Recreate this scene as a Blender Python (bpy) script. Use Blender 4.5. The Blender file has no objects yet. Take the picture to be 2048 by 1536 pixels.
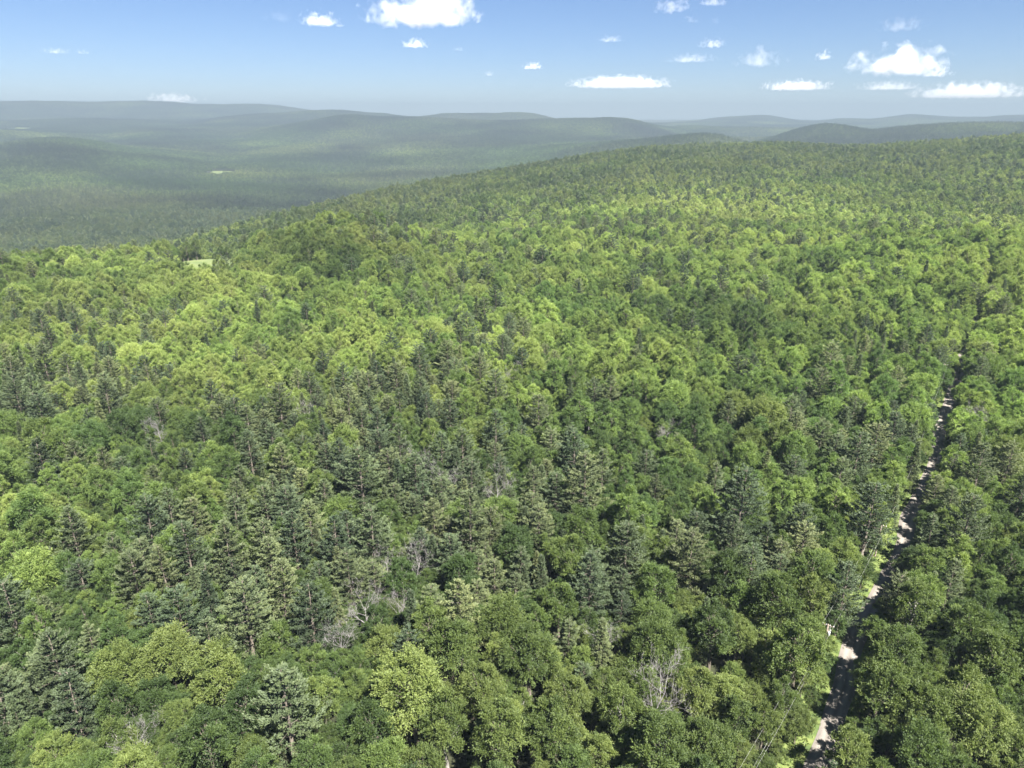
import bpy, math, random
import numpy as np
from mathutils import Vector, Matrix

# ------------------------------------------------------------------ camera, sky, sun, exposure
sc = bpy.context.scene
COL = sc.collection
CAM_Z = 115.0
F_PX = 1420.0                      # focal length in pixels of the 2048 wide photograph
PITCH = math.radians(20.9)
cam_d = bpy.data.cameras.new('camera')
cam_d.sensor_width = 36.0
cam_d.lens = 36.0 * F_PX / 2048.0
cam_d.clip_start = 1.0
cam_d.clip_end = 90000.0
cam = bpy.data.objects.new('camera', cam_d)
COL.objects.link(cam)
cam.location = (0, 0, CAM_Z)
cam.rotation_euler = (math.pi / 2 - PITCH, 0, 0)
sc.camera = cam

SUN_EL = math.radians(56.0)
SUN_AZ = math.radians(143.0)       # clockwise from +Y: from behind the right shoulder
SUN_DIR = Vector((math.sin(SUN_AZ) * math.cos(SUN_EL), math.cos(SUN_AZ) * math.cos(SUN_EL), math.sin(SUN_EL)))

world = bpy.data.worlds.new('World')
sc.world = world
world.use_nodes = True
wn = world.node_tree.nodes
wl = world.node_tree.links
wn.clear()
w_out = wn.new('ShaderNodeOutputWorld')
w_bg = wn.new('ShaderNodeBackground')
w_sky = wn.new('ShaderNodeTexSky')
w_sky.sky_type = 'NISHITA'
w_sky.sun_disc = False
w_sky.sun_elevation = SUN_EL
w_sky.sun_rotation = SUN_AZ
w_sky.altitude = 1500.0
w_sky.air_density = 1.0
w_sky.dust_density = 0.0
w_sky.ozone_density = 4.0
w_bg.inputs['Strength'].default_value = 0.05
w_tint = wn.new('ShaderNodeVectorMath'); w_tint.operation = 'MULTIPLY'; w_tint.inputs[1].default_value = (0.36, 0.393, 0.478)
wl.new(w_sky.outputs['Color'], w_tint.inputs[0])
wl.new(w_tint.outputs[0], w_bg.inputs['Color'])
wl.new(w_bg.outputs['Background'], w_out.inputs['Surface'])

sun_d = bpy.data.lights.new('sun', 'SUN')
sun_d.energy = 5.0
sun_d.angle = math.radians(0.53)
sun_d.color = (1.0, 0.955, 0.88)
sun = bpy.data.objects.new('sun', sun_d)
COL.objects.link(sun)
sun.location = (0, 0, 400)
sun.rotation_euler = SUN_DIR.to_track_quat('Z', 'Y').to_euler()

sc.view_settings.view_transform = 'Standard'
sc.view_settings.look = 'None'
sc.view_settings.exposure = 2.45
sc.view_settings.gamma = 1.0
sc.view_settings.use_curve_mapping = False
sc.render.engine = 'CYCLES'
cy = sc.cycles
cy.use_denoising = True
cy.max_bounces = 8
cy.diffuse_bounces = 5
cy.glossy_bounces = 1
cy.transmission_bounces = 3
cy.transparent_max_bounces = 12
cy.volume_bounces = 6
cy.use_adaptive_sampling = True
cy.adaptive_threshold = 0.02
cy.sample_clamp_indirect = 4.0

RNG = np.random.default_rng(20)
random.seed(20)

# ------------------------------------------------------------------ from the picture to the place
CT, ST = math.cos(PITCH), math.sin(PITCH)
def ray(u, v):
    a = (np.asarray(u, float) - 1024.0) / F_PX
    b = (768.0 - np.asarray(v, float)) / F_PX
    return a, CT + b * ST, -ST + b * CT
def azel(u, v):
    x, y, z = ray(u, v)
    return np.arctan2(x, y), z / np.hypot(x, y)          # azimuth, tangent of the elevation
def project(x, y, z):
    dz = z - CAM_Z
    d = y * CT - dz * ST
    up = y * ST + dz * CT
    return 1024 + F_PX * x / d, 768 - F_PX * up / d, d

def rand_lattice(seed):
    return np.random.default_rng(seed).random((256, 256))
LAT = [rand_lattice(900 + i) for i in range(6)]
def vnoise(x, y, k):
    L = LAT[k % 6]
    xi = np.floor(x); yi = np.floor(y)
    fx = x - xi; fy = y - yi
    fx = fx * fx * (3 - 2 * fx); fy = fy * fy * (3 - 2 * fy)
    i = xi.astype(int) & 255; j = yi.astype(int) & 255
    i1 = (i + 1) & 255; j1 = (j + 1) & 255
    a = L[i, j] * (1 - fx) + L[i1, j] * fx
    b = L[i, j1] * (1 - fx) + L[i1, j1] * fx
    return (a * (1 - fy) + b * fy) * 2 - 1
def fbm(x, y, scale, octs=4, k=0, gain=0.5):
    s = np.zeros(np.broadcast(x, y).shape); a = 1.0; f = 1.0 / scale; t = 0
    for o in range(octs):
        s = s + a * vnoise(x * f + 17.3 * o, y * f - 9.1 * o, k + o); t += a
        a *= gain; f *= 2.03
    return s / t

CANOPY = 16.0      # height of the woods above the ground
# successive ridges and dips, each a list of (u, v, range) on the photograph or ('z', u, height under the eye, range)
LAYERS = [
 [('z', -2000, -99, 0), ('z', 4000, -99, 0)],
 [('z', -2000, -98, 280), ('z', 4000, -98, 280)],
 [(-900, 540, 560), (0, 526, 560), (200, 508, 600), (300, 492, 640), (400, 479, 660), (500, 480, 640), (590, 456, 575), (670, 438, 560),
  (750, 448, 570), (850, 473, 590), (950, 486, 600), (1050, 482, 600), (1500, 476, 620), (2048, 470, 620), (2900, 470, 620)],
 [('z', -900, -142, 700), ('z', 300, -138, 710), ('z', 450, -150, 730), ('z', 650, -162, 770), ('z', 850, -134, 780), ('z', 1000, -116, 800), ('z', 1150, -106, 800), ('z', 2900, -103, 800)],
 [(-900, 535, 850), (0, 530, 850), (300, 508, 880), (430, 480, 930), (560, 440, 1020), (700, 406, 1150), (850, 376, 1300),
  (1000, 347, 1450), (1150, 320, 1620), (1300, 294, 1820), (1420, 292, 1900), (1550, 285, 1950), (1700, 290, 1950), (1830, 284, 1950), (2048, 271, 1900), (2900, 265, 1900)],
 [('z', -900, -250, 1420), ('z', 300, -248, 1450), ('z', 560, -248, 1700), ('z', 700, -240, 2000), ('z', 1000, -225, 2500), ('z', 1300, -190, 2600), ('z', 1600, -150, 2600), ('z', 2900, -140, 2600)],
 [(-900, 350, 2900), (0, 350, 2900), (400, 352, 2900), (700, 348, 3200), (1000, 318, 3500), (1150, 298, 3450), (1250, 285, 3400),
  (1350, 274, 3350), (1430, 271, 3300), (1500, 288, 3300), (1600, 300, 3300), (2048, 300, 3300), (2900, 300, 3300)],
 [(-900, 300, 3900), (0, 289, 3900), (80, 281, 3900), (130, 279, 3900), (200, 287, 3950), (280, 303, 4000), (450, 316, 4100), (700, 296, 4200), (1000, 286, 4250),
  (1200, 283, 4250), (1330, 285, 4200), (1500, 289, 4200), (1560, 273, 4200), (1600, 259, 4200), (1650, 250, 4200), (1700, 256, 4200), (1740, 264, 4200),
  (1800, 257, 4200), (1900, 251, 4200), (2048, 250, 4200), (2900, 250, 4200)],
 [('z', -900, -170, 4800), ('z', 0, -165, 4800), ('z', 500, -180, 4800), ('z', 1000, -110, 4800), ('z', 1300, -150, 4900), ('z', 2900, -140, 4900)],
 [(-900, 262, 5500), (0, 262, 5500), (120, 270, 5500), (220, 279, 5500), (270, 267, 5500), (310, 265, 5500), (400, 271, 5500), (470, 273, 5500), (530, 262, 5500),
  (600, 247, 5500), (650, 238, 5500), (700, 231, 5500), (760, 237, 5500), (830, 239, 5500), (950, 241, 5500), (1100, 240, 5500), (1200, 238, 5500),
  (1260, 239, 5500), (1300, 248, 5500), (1340, 262, 5500), (1370, 275, 5500), (1500, 286, 5500), (2900, 286, 5500)],
 [('z', -900, -130, 6300), ('z', 600, -100, 6300), ('z', 1000, -90, 6300), ('z', 2900, -150, 6300)],
 [(-900, 240, 7200), (0, 245, 7200), (100, 241, 7200), (190, 237, 7200), (300, 240, 7200), (400, 246, 7200), (440, 238, 7200), (500, 231, 7200), (560, 227, 7200),
  (620, 221, 7200), (700, 221, 7200), (770, 229, 7200), (830, 237, 7200), (890, 229, 7200), (960, 226, 7200), (1030, 225, 7200), (1070, 229, 7200), (1100, 237, 7200),
  (1150, 247, 7200), (1300, 264, 7200), (2900, 262, 7200)],
 [('z', -900, -60, 8300), ('z', 400, -60, 8300), ('z', 900, -110, 8300), ('z', 2900, -110, 8300)],
 [(-900, 204, 9800), (0, 204, 9800), (90, 202, 9800), (200, 206, 9800), (300, 203, 9800), (380, 208, 9800), (450, 209, 9800), (490, 206, 9800), (530, 209, 9800),
  (570, 214, 9800), (620, 221, 9800), (700, 231, 9800), (900, 236, 9800), (1200, 246, 9800), (1320, 251, 9800), (1400, 242, 9800), (1450, 235, 9800),
  (1530, 231, 9800), (1600, 243, 9800), (1630, 245, 9800), (1680, 238, 9800), (1740, 241, 9800), (1820, 230, 9800), (1870, 233, 9800), (1920, 236, 9800),
  (2000, 232, 9800), (2048, 231, 9800), (2900, 230, 9800)],
 [('z', -900, -90, 11500), ('z', 2900, -90, 11500)],
 [('z', -900, -120, 15800), ('z', 2900, -120, 15800)],
]
AZG = np.radians(np.arange(-60, 60.01, 0.1))
KR, KZ = [], []
for lay in LAYERS:
    az, rr, zz = [], [], []
    for p in lay:
        if p[0] == 'z':
            a = float(azel(p[1], 300)[0]); az.append(a); rr.append(p[3]); zz.append(p[2])
        else:
            a, t = azel(p[0], p[1]); az.append(float(a)); rr.append(p[2]); zz.append(float(t) * p[2])
    o = np.argsort(az); az = np.array(az)[o]; rr = np.array(rr)[o]; zz = np.array(zz)[o]
    r_ = np.interp(AZG, az, rr); z_ = np.interp(AZG, az, zz)
    k = np.exp(-0.5 * (np.arange(-15, 16) / (9.0 if rr.max() < 2500 else 4.5)) ** 2); k /= k.sum()
    pad = lambda q: np.concatenate([np.full(15, q[0]), q, np.full(15, q[-1])])
    KR.append(np.convolve(pad(r_), k, 'valid')); KZ.append(np.convolve(pad(z_), k, 'valid'))
KR = np.array(KR); KZ = np.array(KZ)
def height(x, y):
    """ground height above the datum (the eye stands CAM_Z above it)"""
    x = np.asarray(x, float); y = np.asarray(y, float)
    shp = np.broadcast(x, y).shape
    x = np.broadcast_to(x, shp).ravel(); y = np.broadcast_to(y, shp).ravel()
    r = np.hypot(x, y); az = np.arctan2(x, y)
    g = np.clip((az - AZG[0]) / (AZG[1] - AZG[0]), 0, len(AZG) - 1.001)
    i = g.astype(int); f = g - i
    R = KR[:, i] * (1 - f) + KR[:, i + 1] * f
    Z = KZ[:, i] * (1 - f) + KZ[:, i + 1] * f
    K = len(R)
    h = np.maximum(np.diff(R, axis=0), 1.0); d = np.diff(Z, axis=0) / h
    m = np.zeros_like(Z)
    dd = d[:-1] * d[1:]
    hm = np.where(dd > 0, 2 * d[:-1] * d[1:] / np.where(np.abs(d[:-1] + d[1:]) < 1e-9, 1, d[:-1] + d[1:]), 0)
    m[1:-1] = np.where(dd > 0, hm, 0)
    j = np.clip((R <= r).sum(axis=0) - 1, 0, K - 2)
    n = np.arange(len(r))
    R0 = R[j, n]; H = h[j, n]; t = np.clip((r - R0) / H, 0, 1)
    z = (Z[j, n] * (2 * t**3 - 3 * t**2 + 1) + m[j, n] * H * (t**3 - 2 * t**2 + t)
         + Z[j + 1, n] * (-2 * t**3 + 3 * t**2) + m[j + 1, n] * H * (t**3 - t**2))
    z = z + fbm(x, y, 160.0, 3, 0) * 2.2 * np.clip(r / 300, 0.4, 1.0)
    z = z + fbm(x, y, 620.0, 4, 2) * np.clip((r - 900) / 1500, 0, 1) * 8.0 + (0.35 - np.abs(fbm(x + 900, y, 700.0, 4, 3))) * np.clip((r - 2300) / 1500, 0, 1) * 26.0
    return (z - CANOPY + CAM_Z).reshape(shp)

def ground_at(u, v, lift=0.0):
    """where the sight line through a pixel comes down to LIFT above the ground"""
    dx, dy, dz = ray(u, v)
    n = math.hypot(dx, dy); dx /= n; dy /= n; s = dz / n
    rs = np.concatenate([np.arange(40, 1500, 2.0), np.arange(1500, 16000, 12.0)])
    gap = CAM_Z + rs * s - height(rs * dx, rs * dy) - lift
    k = np.argmax(gap < 0) if (gap < 0).any() else len(rs) - 1
    a, b = gap[max(k - 1, 0)], gap[k]
    r = rs[max(k - 1, 0)] + (rs[k] - rs[max(k - 1, 0)]) * (a / (a - b) if a != b else 0)
    return r * dx, r * dy

# ------------------------------------------------------------------ helpers
def mesh_np(name, V, quads, mats, attrs=None, tris=None, mat_idx=None, smooth=False):
    me = bpy.data.meshes.new(name)
    V = np.asarray(V, np.float32)
    nq = 0 if quads is None else len(quads)
    nt = 0 if tris is None else len(tris)
    me.vertices.add(len(V)); me.vertices.foreach_set('co', V.ravel())
    loops = []
    if nq: loops.append(np.asarray(quads, np.int32).ravel())
    if nt: loops.append(np.asarray(tris, np.int32).ravel())
    loops = np.concatenate(loops)
    me.loops.add(len(loops)); me.loops.foreach_set('vertex_index', loops)
    me.polygons.add(nq + nt)
    st = np.concatenate([np.arange(nq) * 4, nq * 4 + np.arange(nt) * 3]).astype(np.int32)
    me.polygons.foreach_set('loop_start', st)
    for m in mats: me.materials.append(m)
    if mat_idx is not None: me.polygons.foreach_set('material_index', np.asarray(mat_idx, np.int32))
    me.polygons.foreach_set('use_smooth', np.full(nq + nt, smooth))
    me.update(calc_edges=True)
    for k, a in (attrs or {}).items():
        at = me.attributes.new(k, 'FLOAT', 'POINT'); at.data.foreach_set('value', np.asarray(a, np.float32))
    me.validate()
    return me
def link(name, data, parent=None, loc=None):
    o = bpy.data.objects.new(name, data); COL.objects.link(o)
    if parent is not None: o.parent = parent
    if loc is not None: o.location = loc
    return o
def tag(o, label=None, cat=None, group=None, kind=None):
    if label: o['label'] = label
    if cat: o['category'] = cat
    if group: o['group'] = group
    if kind: o['kind'] = kind
    return o
class MB:
    """collects tubes and boxes into one mesh"""
    def __init__(s): s.V = []; s.Q = []; s.T = []; s.n = 0
    def tube(s, pts, rad, sides=6, cap=True):
        pts = [Vector(p) for p in pts]
        ring0 = None
        for i, p in enumerate(pts):
            d = (pts[min(i + 1, len(pts) - 1)] - pts[max(i - 1, 0)])
            if d.length < 1e-6: d = Vector((0, 0, 1))
            d.normalize()
            a = d.orthogonal().normalized() if ring0 is None else (ring0 - d * ring0.dot(d)).normalized()
            ring0 = a; b = d.cross(a)
            for k in range(sides):
                t = 2 * math.pi * k / sides
                s.V.append(p + (a * math.cos(t) + b * math.sin(t)) * rad[i])
        m = len(pts)
        for i in range(m - 1):
            for k in range(sides):
                k1 = (k + 1) % sides
                s.Q.append((s.n + i * sides + k, s.n + i * sides + k1, s.n + (i + 1) * sides + k1, s.n + (i + 1) * sides + k))
        if cap:
            for base in (0, (m - 1) * sides):
                for k in range(1, sides - 1):
                    s.T.append((s.n + base, s.n + base + k, s.n + base + k + 1))
        s.n += m * sides
    def box(s, c, h, M=None):
        v = [Vector((sx * h[0], sy * h[1], sz * h[2])) for sx in (-1, 1) for sy in (-1, 1) for sz in (-1, 1)]
        if M is not None: v = [M @ q for q in v]
        s.V += [Vector(c) + q for q in v]
        for q in ((0, 1, 3, 2), (4, 6, 7, 5), (0, 4, 5, 1), (2, 3, 7, 6), (0, 2, 6, 4), (1, 5, 7, 3)):
            s.Q.append(tuple(s.n + i for i in q))
        s.n += 8
    def arrays(s):
        return np.array([tuple(v) for v in s.V], np.float32).reshape(-1, 3), np.array(s.Q, np.int32).reshape(-1, 4), np.array(s.T, np.int32).reshape(-1, 3)
    def mesh(s, name, mat, smooth=True):
        V, Q, T = s.arrays()
        return mesh_np(name, V, Q, [mat], tris=T if len(T) else None, smooth=smooth)

# ------------------------------------------------------------------ materials
def new_mat(name):
    m = bpy.data.materials.new(name); m.use_nodes = True
    n = m.node_tree.nodes; n.clear()
    return m, n, m.node_tree.links
def math_node(n, l, op, a, b=None):
    q = n.new('ShaderNodeMath'); q.operation = op
    for i, x in enumerate((a, b)):
        if x is None: continue
        if isinstance(x, (int, float)): q.inputs[i].default_value = x
        else: l.new(x, q.inputs[i])
    return q.outputs[0]
def leaf_material(name, stops, trans=0.46, inst=True):
    """leaf colour runs over STOPS with the tree's own tint and each leaf's own share"""
    m, n, l = new_mat(name)
    out = n.new('ShaderNodeOutputMaterial')
    at = n.new('ShaderNodeAttribute'); at.attribute_type = 'INSTANCER'; at.attribute_name = 'tint'
    sep = n.new('ShaderNodeSeparateXYZ'); l.new(at.outputs['Vector'], sep.inputs[0])
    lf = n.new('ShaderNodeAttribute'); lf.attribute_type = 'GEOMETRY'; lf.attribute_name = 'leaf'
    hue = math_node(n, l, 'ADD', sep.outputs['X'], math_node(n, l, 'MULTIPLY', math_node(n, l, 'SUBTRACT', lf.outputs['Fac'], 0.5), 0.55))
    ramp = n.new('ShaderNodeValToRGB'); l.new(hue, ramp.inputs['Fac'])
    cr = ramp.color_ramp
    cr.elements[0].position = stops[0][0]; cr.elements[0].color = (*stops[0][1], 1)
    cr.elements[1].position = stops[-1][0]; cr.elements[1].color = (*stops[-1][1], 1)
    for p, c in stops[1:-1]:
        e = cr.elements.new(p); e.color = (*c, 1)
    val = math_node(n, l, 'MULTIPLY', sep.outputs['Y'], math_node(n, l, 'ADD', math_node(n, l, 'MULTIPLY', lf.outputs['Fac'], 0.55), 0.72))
    mul = n.new('ShaderNodeVectorMath'); mul.operation = 'SCALE'
    l.new(ramp.outputs['Color'], mul.inputs[0]); l.new(val, mul.inputs['Scale'])
    dif = n.new('ShaderNodeBsdfDiffuse'); l.new(mul.outputs[0], dif.inputs['Color'])
    tr = n.new('ShaderNodeBsdfTranslucent')
    tc = n.new('ShaderNodeVectorMath'); tc.operation = 'MULTIPLY'; tc.inputs[1].default_value = (1.1, 1.25, 0.55)
    l.new(mul.outputs[0], tc.inputs[0]); l.new(tc.outputs[0], tr.inputs['Color'])
    gl = n.new('ShaderNodeBsdfGlossy'); gl.inputs['Roughness'].default_value = 0.55; gl.inputs['Color'].default_value = (0.9, 0.95, 1, 1)
    mx = n.new('ShaderNodeMixShader'); mx.inputs[0].default_value = trans
    l.new(dif.outputs[0], mx.inputs[1]); l.new(tr.outputs[0], mx.inputs[2])
    m2 = n.new('ShaderNodeMixShader'); m2.inputs[0].default_value = 0.015
    l.new(mx.outputs[0], m2.inputs[1]); l.new(gl.outputs[0], m2.inputs[2])
    l.new(m2.outputs[0], out.inputs['Surface'])
    return m
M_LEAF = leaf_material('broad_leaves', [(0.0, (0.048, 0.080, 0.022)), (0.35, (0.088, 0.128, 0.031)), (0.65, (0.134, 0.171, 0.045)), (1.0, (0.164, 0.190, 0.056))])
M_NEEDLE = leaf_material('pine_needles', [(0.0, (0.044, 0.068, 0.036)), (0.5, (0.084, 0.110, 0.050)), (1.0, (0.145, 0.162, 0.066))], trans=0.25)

def noise_mat(name, c1, c2, scale, rough=0.95, bump=0.0, c3=None, detail=8):
    m, n, l = new_mat(name)
    out = n.new('ShaderNodeOutputMaterial'); b = n.new('ShaderNodeBsdfPrincipled')
    b.inputs['Roughness'].default_value = rough
    b.inputs['Specular IOR Level'].default_value = 0.2
    tc = n.new('ShaderNodeTexCoord')
    no = n.new('ShaderNodeTexNoise'); no.inputs['Scale'].default_value = scale; no.inputs['Detail'].default_value = detail
    l.new(tc.outputs['Object'], no.inputs['Vector'])
    r = n.new('ShaderNodeValToRGB'); l.new(no.outputs['Fac'], r.inputs['Fac'])
    r.color_ramp.elements[0].position = 0.33; r.color_ramp.elements[0].color = (*c1, 1)
    r.color_ramp.elements[1].position = 0.68; r.color_ramp.elements[1].color = (*c2, 1)
    if c3:
        e = r.color_ramp.elements.new(0.5); e.color = (*c3, 1)
    l.new(r.outputs['Color'], b.inputs['Base Color'])
    if bump:
        bu = n.new('ShaderNodeBump'); bu.inputs['Distance'].default_value = bump
        l.new(no.outputs['Fac'], bu.inputs['Height']); l.new(bu.outputs['Normal'], b.inputs['Normal'])
    l.new(b.outputs[0], out.inputs['Surface'])
    return m
M_BARK = noise_mat('bark', (0.07, 0.055, 0.042), (0.17, 0.15, 0.125), 2.5, 0.9, 0.05)
M_PALEBARK = noise_mat('pale_bark', (0.12, 0.11, 0.10), (0.24, 0.23, 0.21), 2.0, 0.85)
M_DEAD = noise_mat('weathered_dead_wood', (0.15, 0.14, 0.135), (0.29, 0.275, 0.27), 1.2, 0.8)
M_FLOOR = noise_mat('forest_floor', (0.014, 0.018, 0.009), (0.040, 0.042, 0.022), 0.5, 1.0)
M_GRASS = noise_mat('meadow_grass', (0.07, 0.098, 0.036), (0.125, 0.145, 0.055), 0.05, 1.0)
M_VERGE = noise_mat('verge_grass_ground', (0.05, 0.075, 0.024), (0.12, 0.14, 0.045), 0.5, 1.0, c3=(0.08, 0.11, 0.03))
M_POLE = noise_mat('weathered_pole_wood', (0.13, 0.10, 0.08), (0.24, 0.20, 0.17), 3.0, 0.85)
M_METAL = noise_mat('grey_metal', (0.35, 0.36, 0.37), (0.45, 0.46, 0.47), 2.0, 0.45)
M_PORC = noise_mat('pale_porcelain', (0.62, 0.63, 0.62), (0.75, 0.76, 0.75), 2.0, 0.3)
M_WIRE = noise_mat('power_wire', (0.30, 0.30, 0.29), (0.40, 0.40, 0.39), 1.0, 0.5)

def road_mat():
    m, n, l = new_mat('gravel_road')
    out = n.new('ShaderNodeOutputMaterial'); b = n.new('ShaderNodeBsdfPrincipled'); b.inputs['Roughness'].default_value = 0.95
    uv = n.new('ShaderNodeUVMap'); sep = n.new('ShaderNodeSeparateXYZ'); l.new(uv.outputs[0], sep.inputs[0])
    tc = n.new('ShaderNodeTexCoord')
    n1 = n.new('ShaderNodeTexNoise'); n1.inputs['Scale'].default_value = 0.22; n1.inputs['Detail'].default_value = 9; l.new(tc.outputs['Object'], n1.inputs['Vector'])
    n2 = n.new('ShaderNodeTexNoise'); n2.inputs['Scale'].default_value = 6.0; n2.inputs['Detail'].default_value = 4; l.new(tc.outputs['Object'], n2.inputs['Vector'])
    # two pale wheel tracks with a darker loose crown and shoulders
    w = math_node(n, l, 'ABSOLUTE', math_node(n, l, 'SUBTRACT', sep.outputs['X'], 0.5))
    d = math_node(n, l, 'ABSOLUTE', math_node(n, l, 'SUBTRACT', w, 0.2))
    trk = n.new('ShaderNodeMapRange'); l.new(d, trk.inputs['Value'])
    trk.inputs['From Min'].default_value = 0.03; trk.inputs['From Max'].default_value = 0.17; trk.inputs['To Min'].default_value = 1; trk.inputs['To Max'].default_value = 0
    k = math_node(n, l, 'ADD', math_node(n, l, 'MULTIPLY', trk.outputs[0], 0.35), math_node(n, l, 'ADD', math_node(n, l, 'MULTIPLY', n1.outputs['Fac'], 0.65), math_node(n, l, 'MULTIPLY', math_node(n, l, 'SUBTRACT', n2.outputs['Fac'], 0.5), 0.5)))
    r = n.new('ShaderNodeValToRGB'); l.new(k, r.inputs['Fac'])
    r.color_ramp.elements[0].position = 0.2; r.color_ramp.elements[0].color = (0.10, 0.088, 0.076, 1)
    r.color_ramp.elements[1].position = 0.8; r.color_ramp.elements[1].color = (0.20, 0.178, 0.155, 1)
    l.new(r.outputs['Color'], b.inputs['Base Color']); l.new(b.outputs[0], out.inputs['Surface'])
    return m
M_ROAD = road_mat()

# ------------------------------------------------------------------ ground
def build_ground():
    rs = np.concatenate([[0.5], np.arange(20, 700, 10), np.arange(700, 2600, 22), np.arange(2600, 6000, 45), np.arange(6000, 11000, 90), np.arange(11000, 15600, 300)])
    azs = np.concatenate([np.radians(np.arange(-180, -50, 5.0)), np.radians(np.arange(-50, 50, 0.35)), np.radians(np.arange(50, 180, 5.0))])
    A, R = np.meshgrid(azs, rs)
    X = R * np.sin(A); Y = R * np.cos(A); Z = height(X, Y)
    V = np.stack([X, Y, Z], -1).reshape(-1, 3)
    nr, na = A.shape
    i, j = np.meshgrid(np.arange(nr - 1), np.arange(na), indexing='ij')
    j1 = (j + 1) % na
    Q = np.stack([i * na + j, (i + 1) * na + j, (i + 1) * na + j1, i * na + j1], -1).reshape(-1, 4)
    me = mesh_np('ground', V, Q, [M_FLOOR], smooth=True)
    tag(link('ground', me), kind='structure')
build_ground()

# ------------------------------------------------------------------ road
ROAD_PX = [(1545, 1640), (1600, 1545), (1645, 1480), (1686, 1410), (1703, 1350), (1722, 1300), (1741, 1250), (1762, 1195), (1783, 1140), (1803, 1085),
           (1828, 1020), (1848, 965), (1866, 915), (1884, 868), (1908, 800), (1930, 735), (1941, 695), (1949, 660), (1955, 635)]
rp = np.array([ground_at(u, v) for u, v in ROAD_PX])
d0 = (rp[1] - rp[0]) / np.linalg.norm(rp[1] - rp[0]); d1 = (rp[-1] - rp[-3]) / np.linalg.norm(rp[-1] - rp[-3])
rp = np.vstack([rp[0] - d0 * 120, rp, rp[-1] + d1 * 200])
seg = np.concatenate([[0], np.cumsum(np.linalg.norm(np.diff(rp, axis=0), axis=1))])
s_ = np.arange(0, seg[-1], 2.5)
RX = np.interp(s_, seg, rp[:, 0]); RY = np.interp(s_, seg, rp[:, 1])
k_ = np.ones(13) / 13
RX[6:-6] = np.convolve(RX, k_, 'valid'); RY[6:-6] = np.convolve(RY, k_, 'valid')
TX = np.gradient(RX); TY = np.gradient(RY); tn = np.hypot(TX, TY)
wob_ = fbm(s_, s_ * 0 + 7, 46.0, 2, 1) * 3.2
RX = RX + TY / tn * wob_; RY = RY - TX / tn * wob_
TX = np.gradient(RX); TY = np.gradient(RY); tn = np.hypot(TX, TY); TX /= tn; TY /= tn
NX, NY = TY, -TX       # to the right of the road
def strip(name, lo, hi, lift, mat, cols, wob=0.0, crown=0.0):
    n = len(RX); V = []; UV = []
    lo = np.full(n, lo, float) + fbm(s_, s_ * 0, 9.0, 3, 1) * wob; hi = np.full(n, hi, float) + fbm(s_, s_ * 0 + 40, 9.0, 3, 3) * wob
    for c in range(cols + 1):
        f = c / cols; off = lo + (hi - lo) * f
        x = RX + NX * off; y = RY + NY * off
        z = height(RX, RY) * 1.0 + lift + crown * (1 - (2 * f - 1) ** 2)
        V.append(np.stack([x, y, z], -1))
    V = np.stack(V, 1)
    Q = [(i * (cols + 1) + c, i * (cols + 1) + c + 1, (i + 1) * (cols + 1) + c + 1, (i + 1) * (cols + 1) + c) for i in range(n - 1) for c in range(cols)]
    me = mesh_np(name, V.reshape(-1, 3), np.array(Q), [mat], smooth=True)
    uvl = me.uv_layers.new(name='UVMap')
    vi = np.empty(len(me.loops), np.int32); me.loops.foreach_get('vertex_index', vi)
    uv = np.stack([(vi % (cols + 1)) / cols, s_[vi // (cols + 1)] * 0.1], -1).astype(np.float32)
    uvl.data.foreach_set('uv', uv.ravel())
    return me
tag(link('road_verge', strip('road_verge', -7.5, 5.2, 0.30, M_VERGE, 8, 0.8)), kind='structure')
tag(link('road', strip('road', -2.15, 2.15, 0.36, M_ROAD, 6, 0.45, 0.10)), kind='structure')
def road_side(x, y):
    """signed distance from the centre line (right is positive)"""
    x = np.atleast_1d(x); y = np.atleast_1d(y)
    out = np.full(len(x), 999.0)
    for a in range(0, len(x), 4000):
        dx = x[a:a + 4000, None] - RX[None]; dy = y[a:a + 4000, None] - RY[None]
        d2 = dx * dx + dy * dy; k = d2.argmin(1); n = np.arange(len(k))
        out[a:a + 4000] = np.sqrt(d2[n, k]) * np.sign(dx[n, k] * NX[k] + dy[n, k] * NY[k])
    return out

# ------------------------------------------------------------------ meadows (clearings in the woods)
CLEAR = []
def meadow(name, pts, label_r, lift=0.35):
    P = np.array([ground_at(u, v, 1.0) for u, v in pts])
    c = P.mean(0)
    CLEAR.append((P, c))
    rings = 7; V = [(c[0], c[1], 0)]
    for k in range(1, rings + 1):
        for p in P: V.append((c[0] + (p[0] - c[0]) * k / rings, c[1] + (p[1] - c[1]) * k / rings, 0))
    V = np.array(V, float); V[:, 2] = height(V[:, 0], V[:, 1]) + lift
    m = len(P); T = [(0, 1 + i, 1 + (i + 1) % m) for i in range(m)]
    Q = [(1 + (k - 1) * m + i, 1 + k * m + i, 1 + k * m + (i + 1) % m, 1 + (k - 1) * m + (i + 1) % m) for k in range(1, rings) for i in range(m)]
    tag(link(name, mesh_np(name, V, np.array(Q), [M_GRASS], tris=np.array(T), smooth=True)), kind='structure')
def in_clear(x, y, grow=1.0):
    x = np.atleast_1d(x); y = np.atleast_1d(y)
    ins = np.zeros(len(x), bool)
    for P, c in CLEAR:
        Q = c + (P - c) * grow
        r = np.zeros(len(x), bool)
        for i in range(len(Q)):
            x1, y1 = Q[i]; x2, y2 = Q[(i + 1) % len(Q)]
            cnd = ((y1 > y) != (y2 > y)) & (x < (x2 - x1) * (y - y1) / (y2 - y1 + 1e-12) + x1)
            r ^= cnd
        ins |= r
    return ins
def polar_px(u, r):
    a = float(azel(u, 480)[0]); return (r * math.sin(a), r * math.cos(a))
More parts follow.
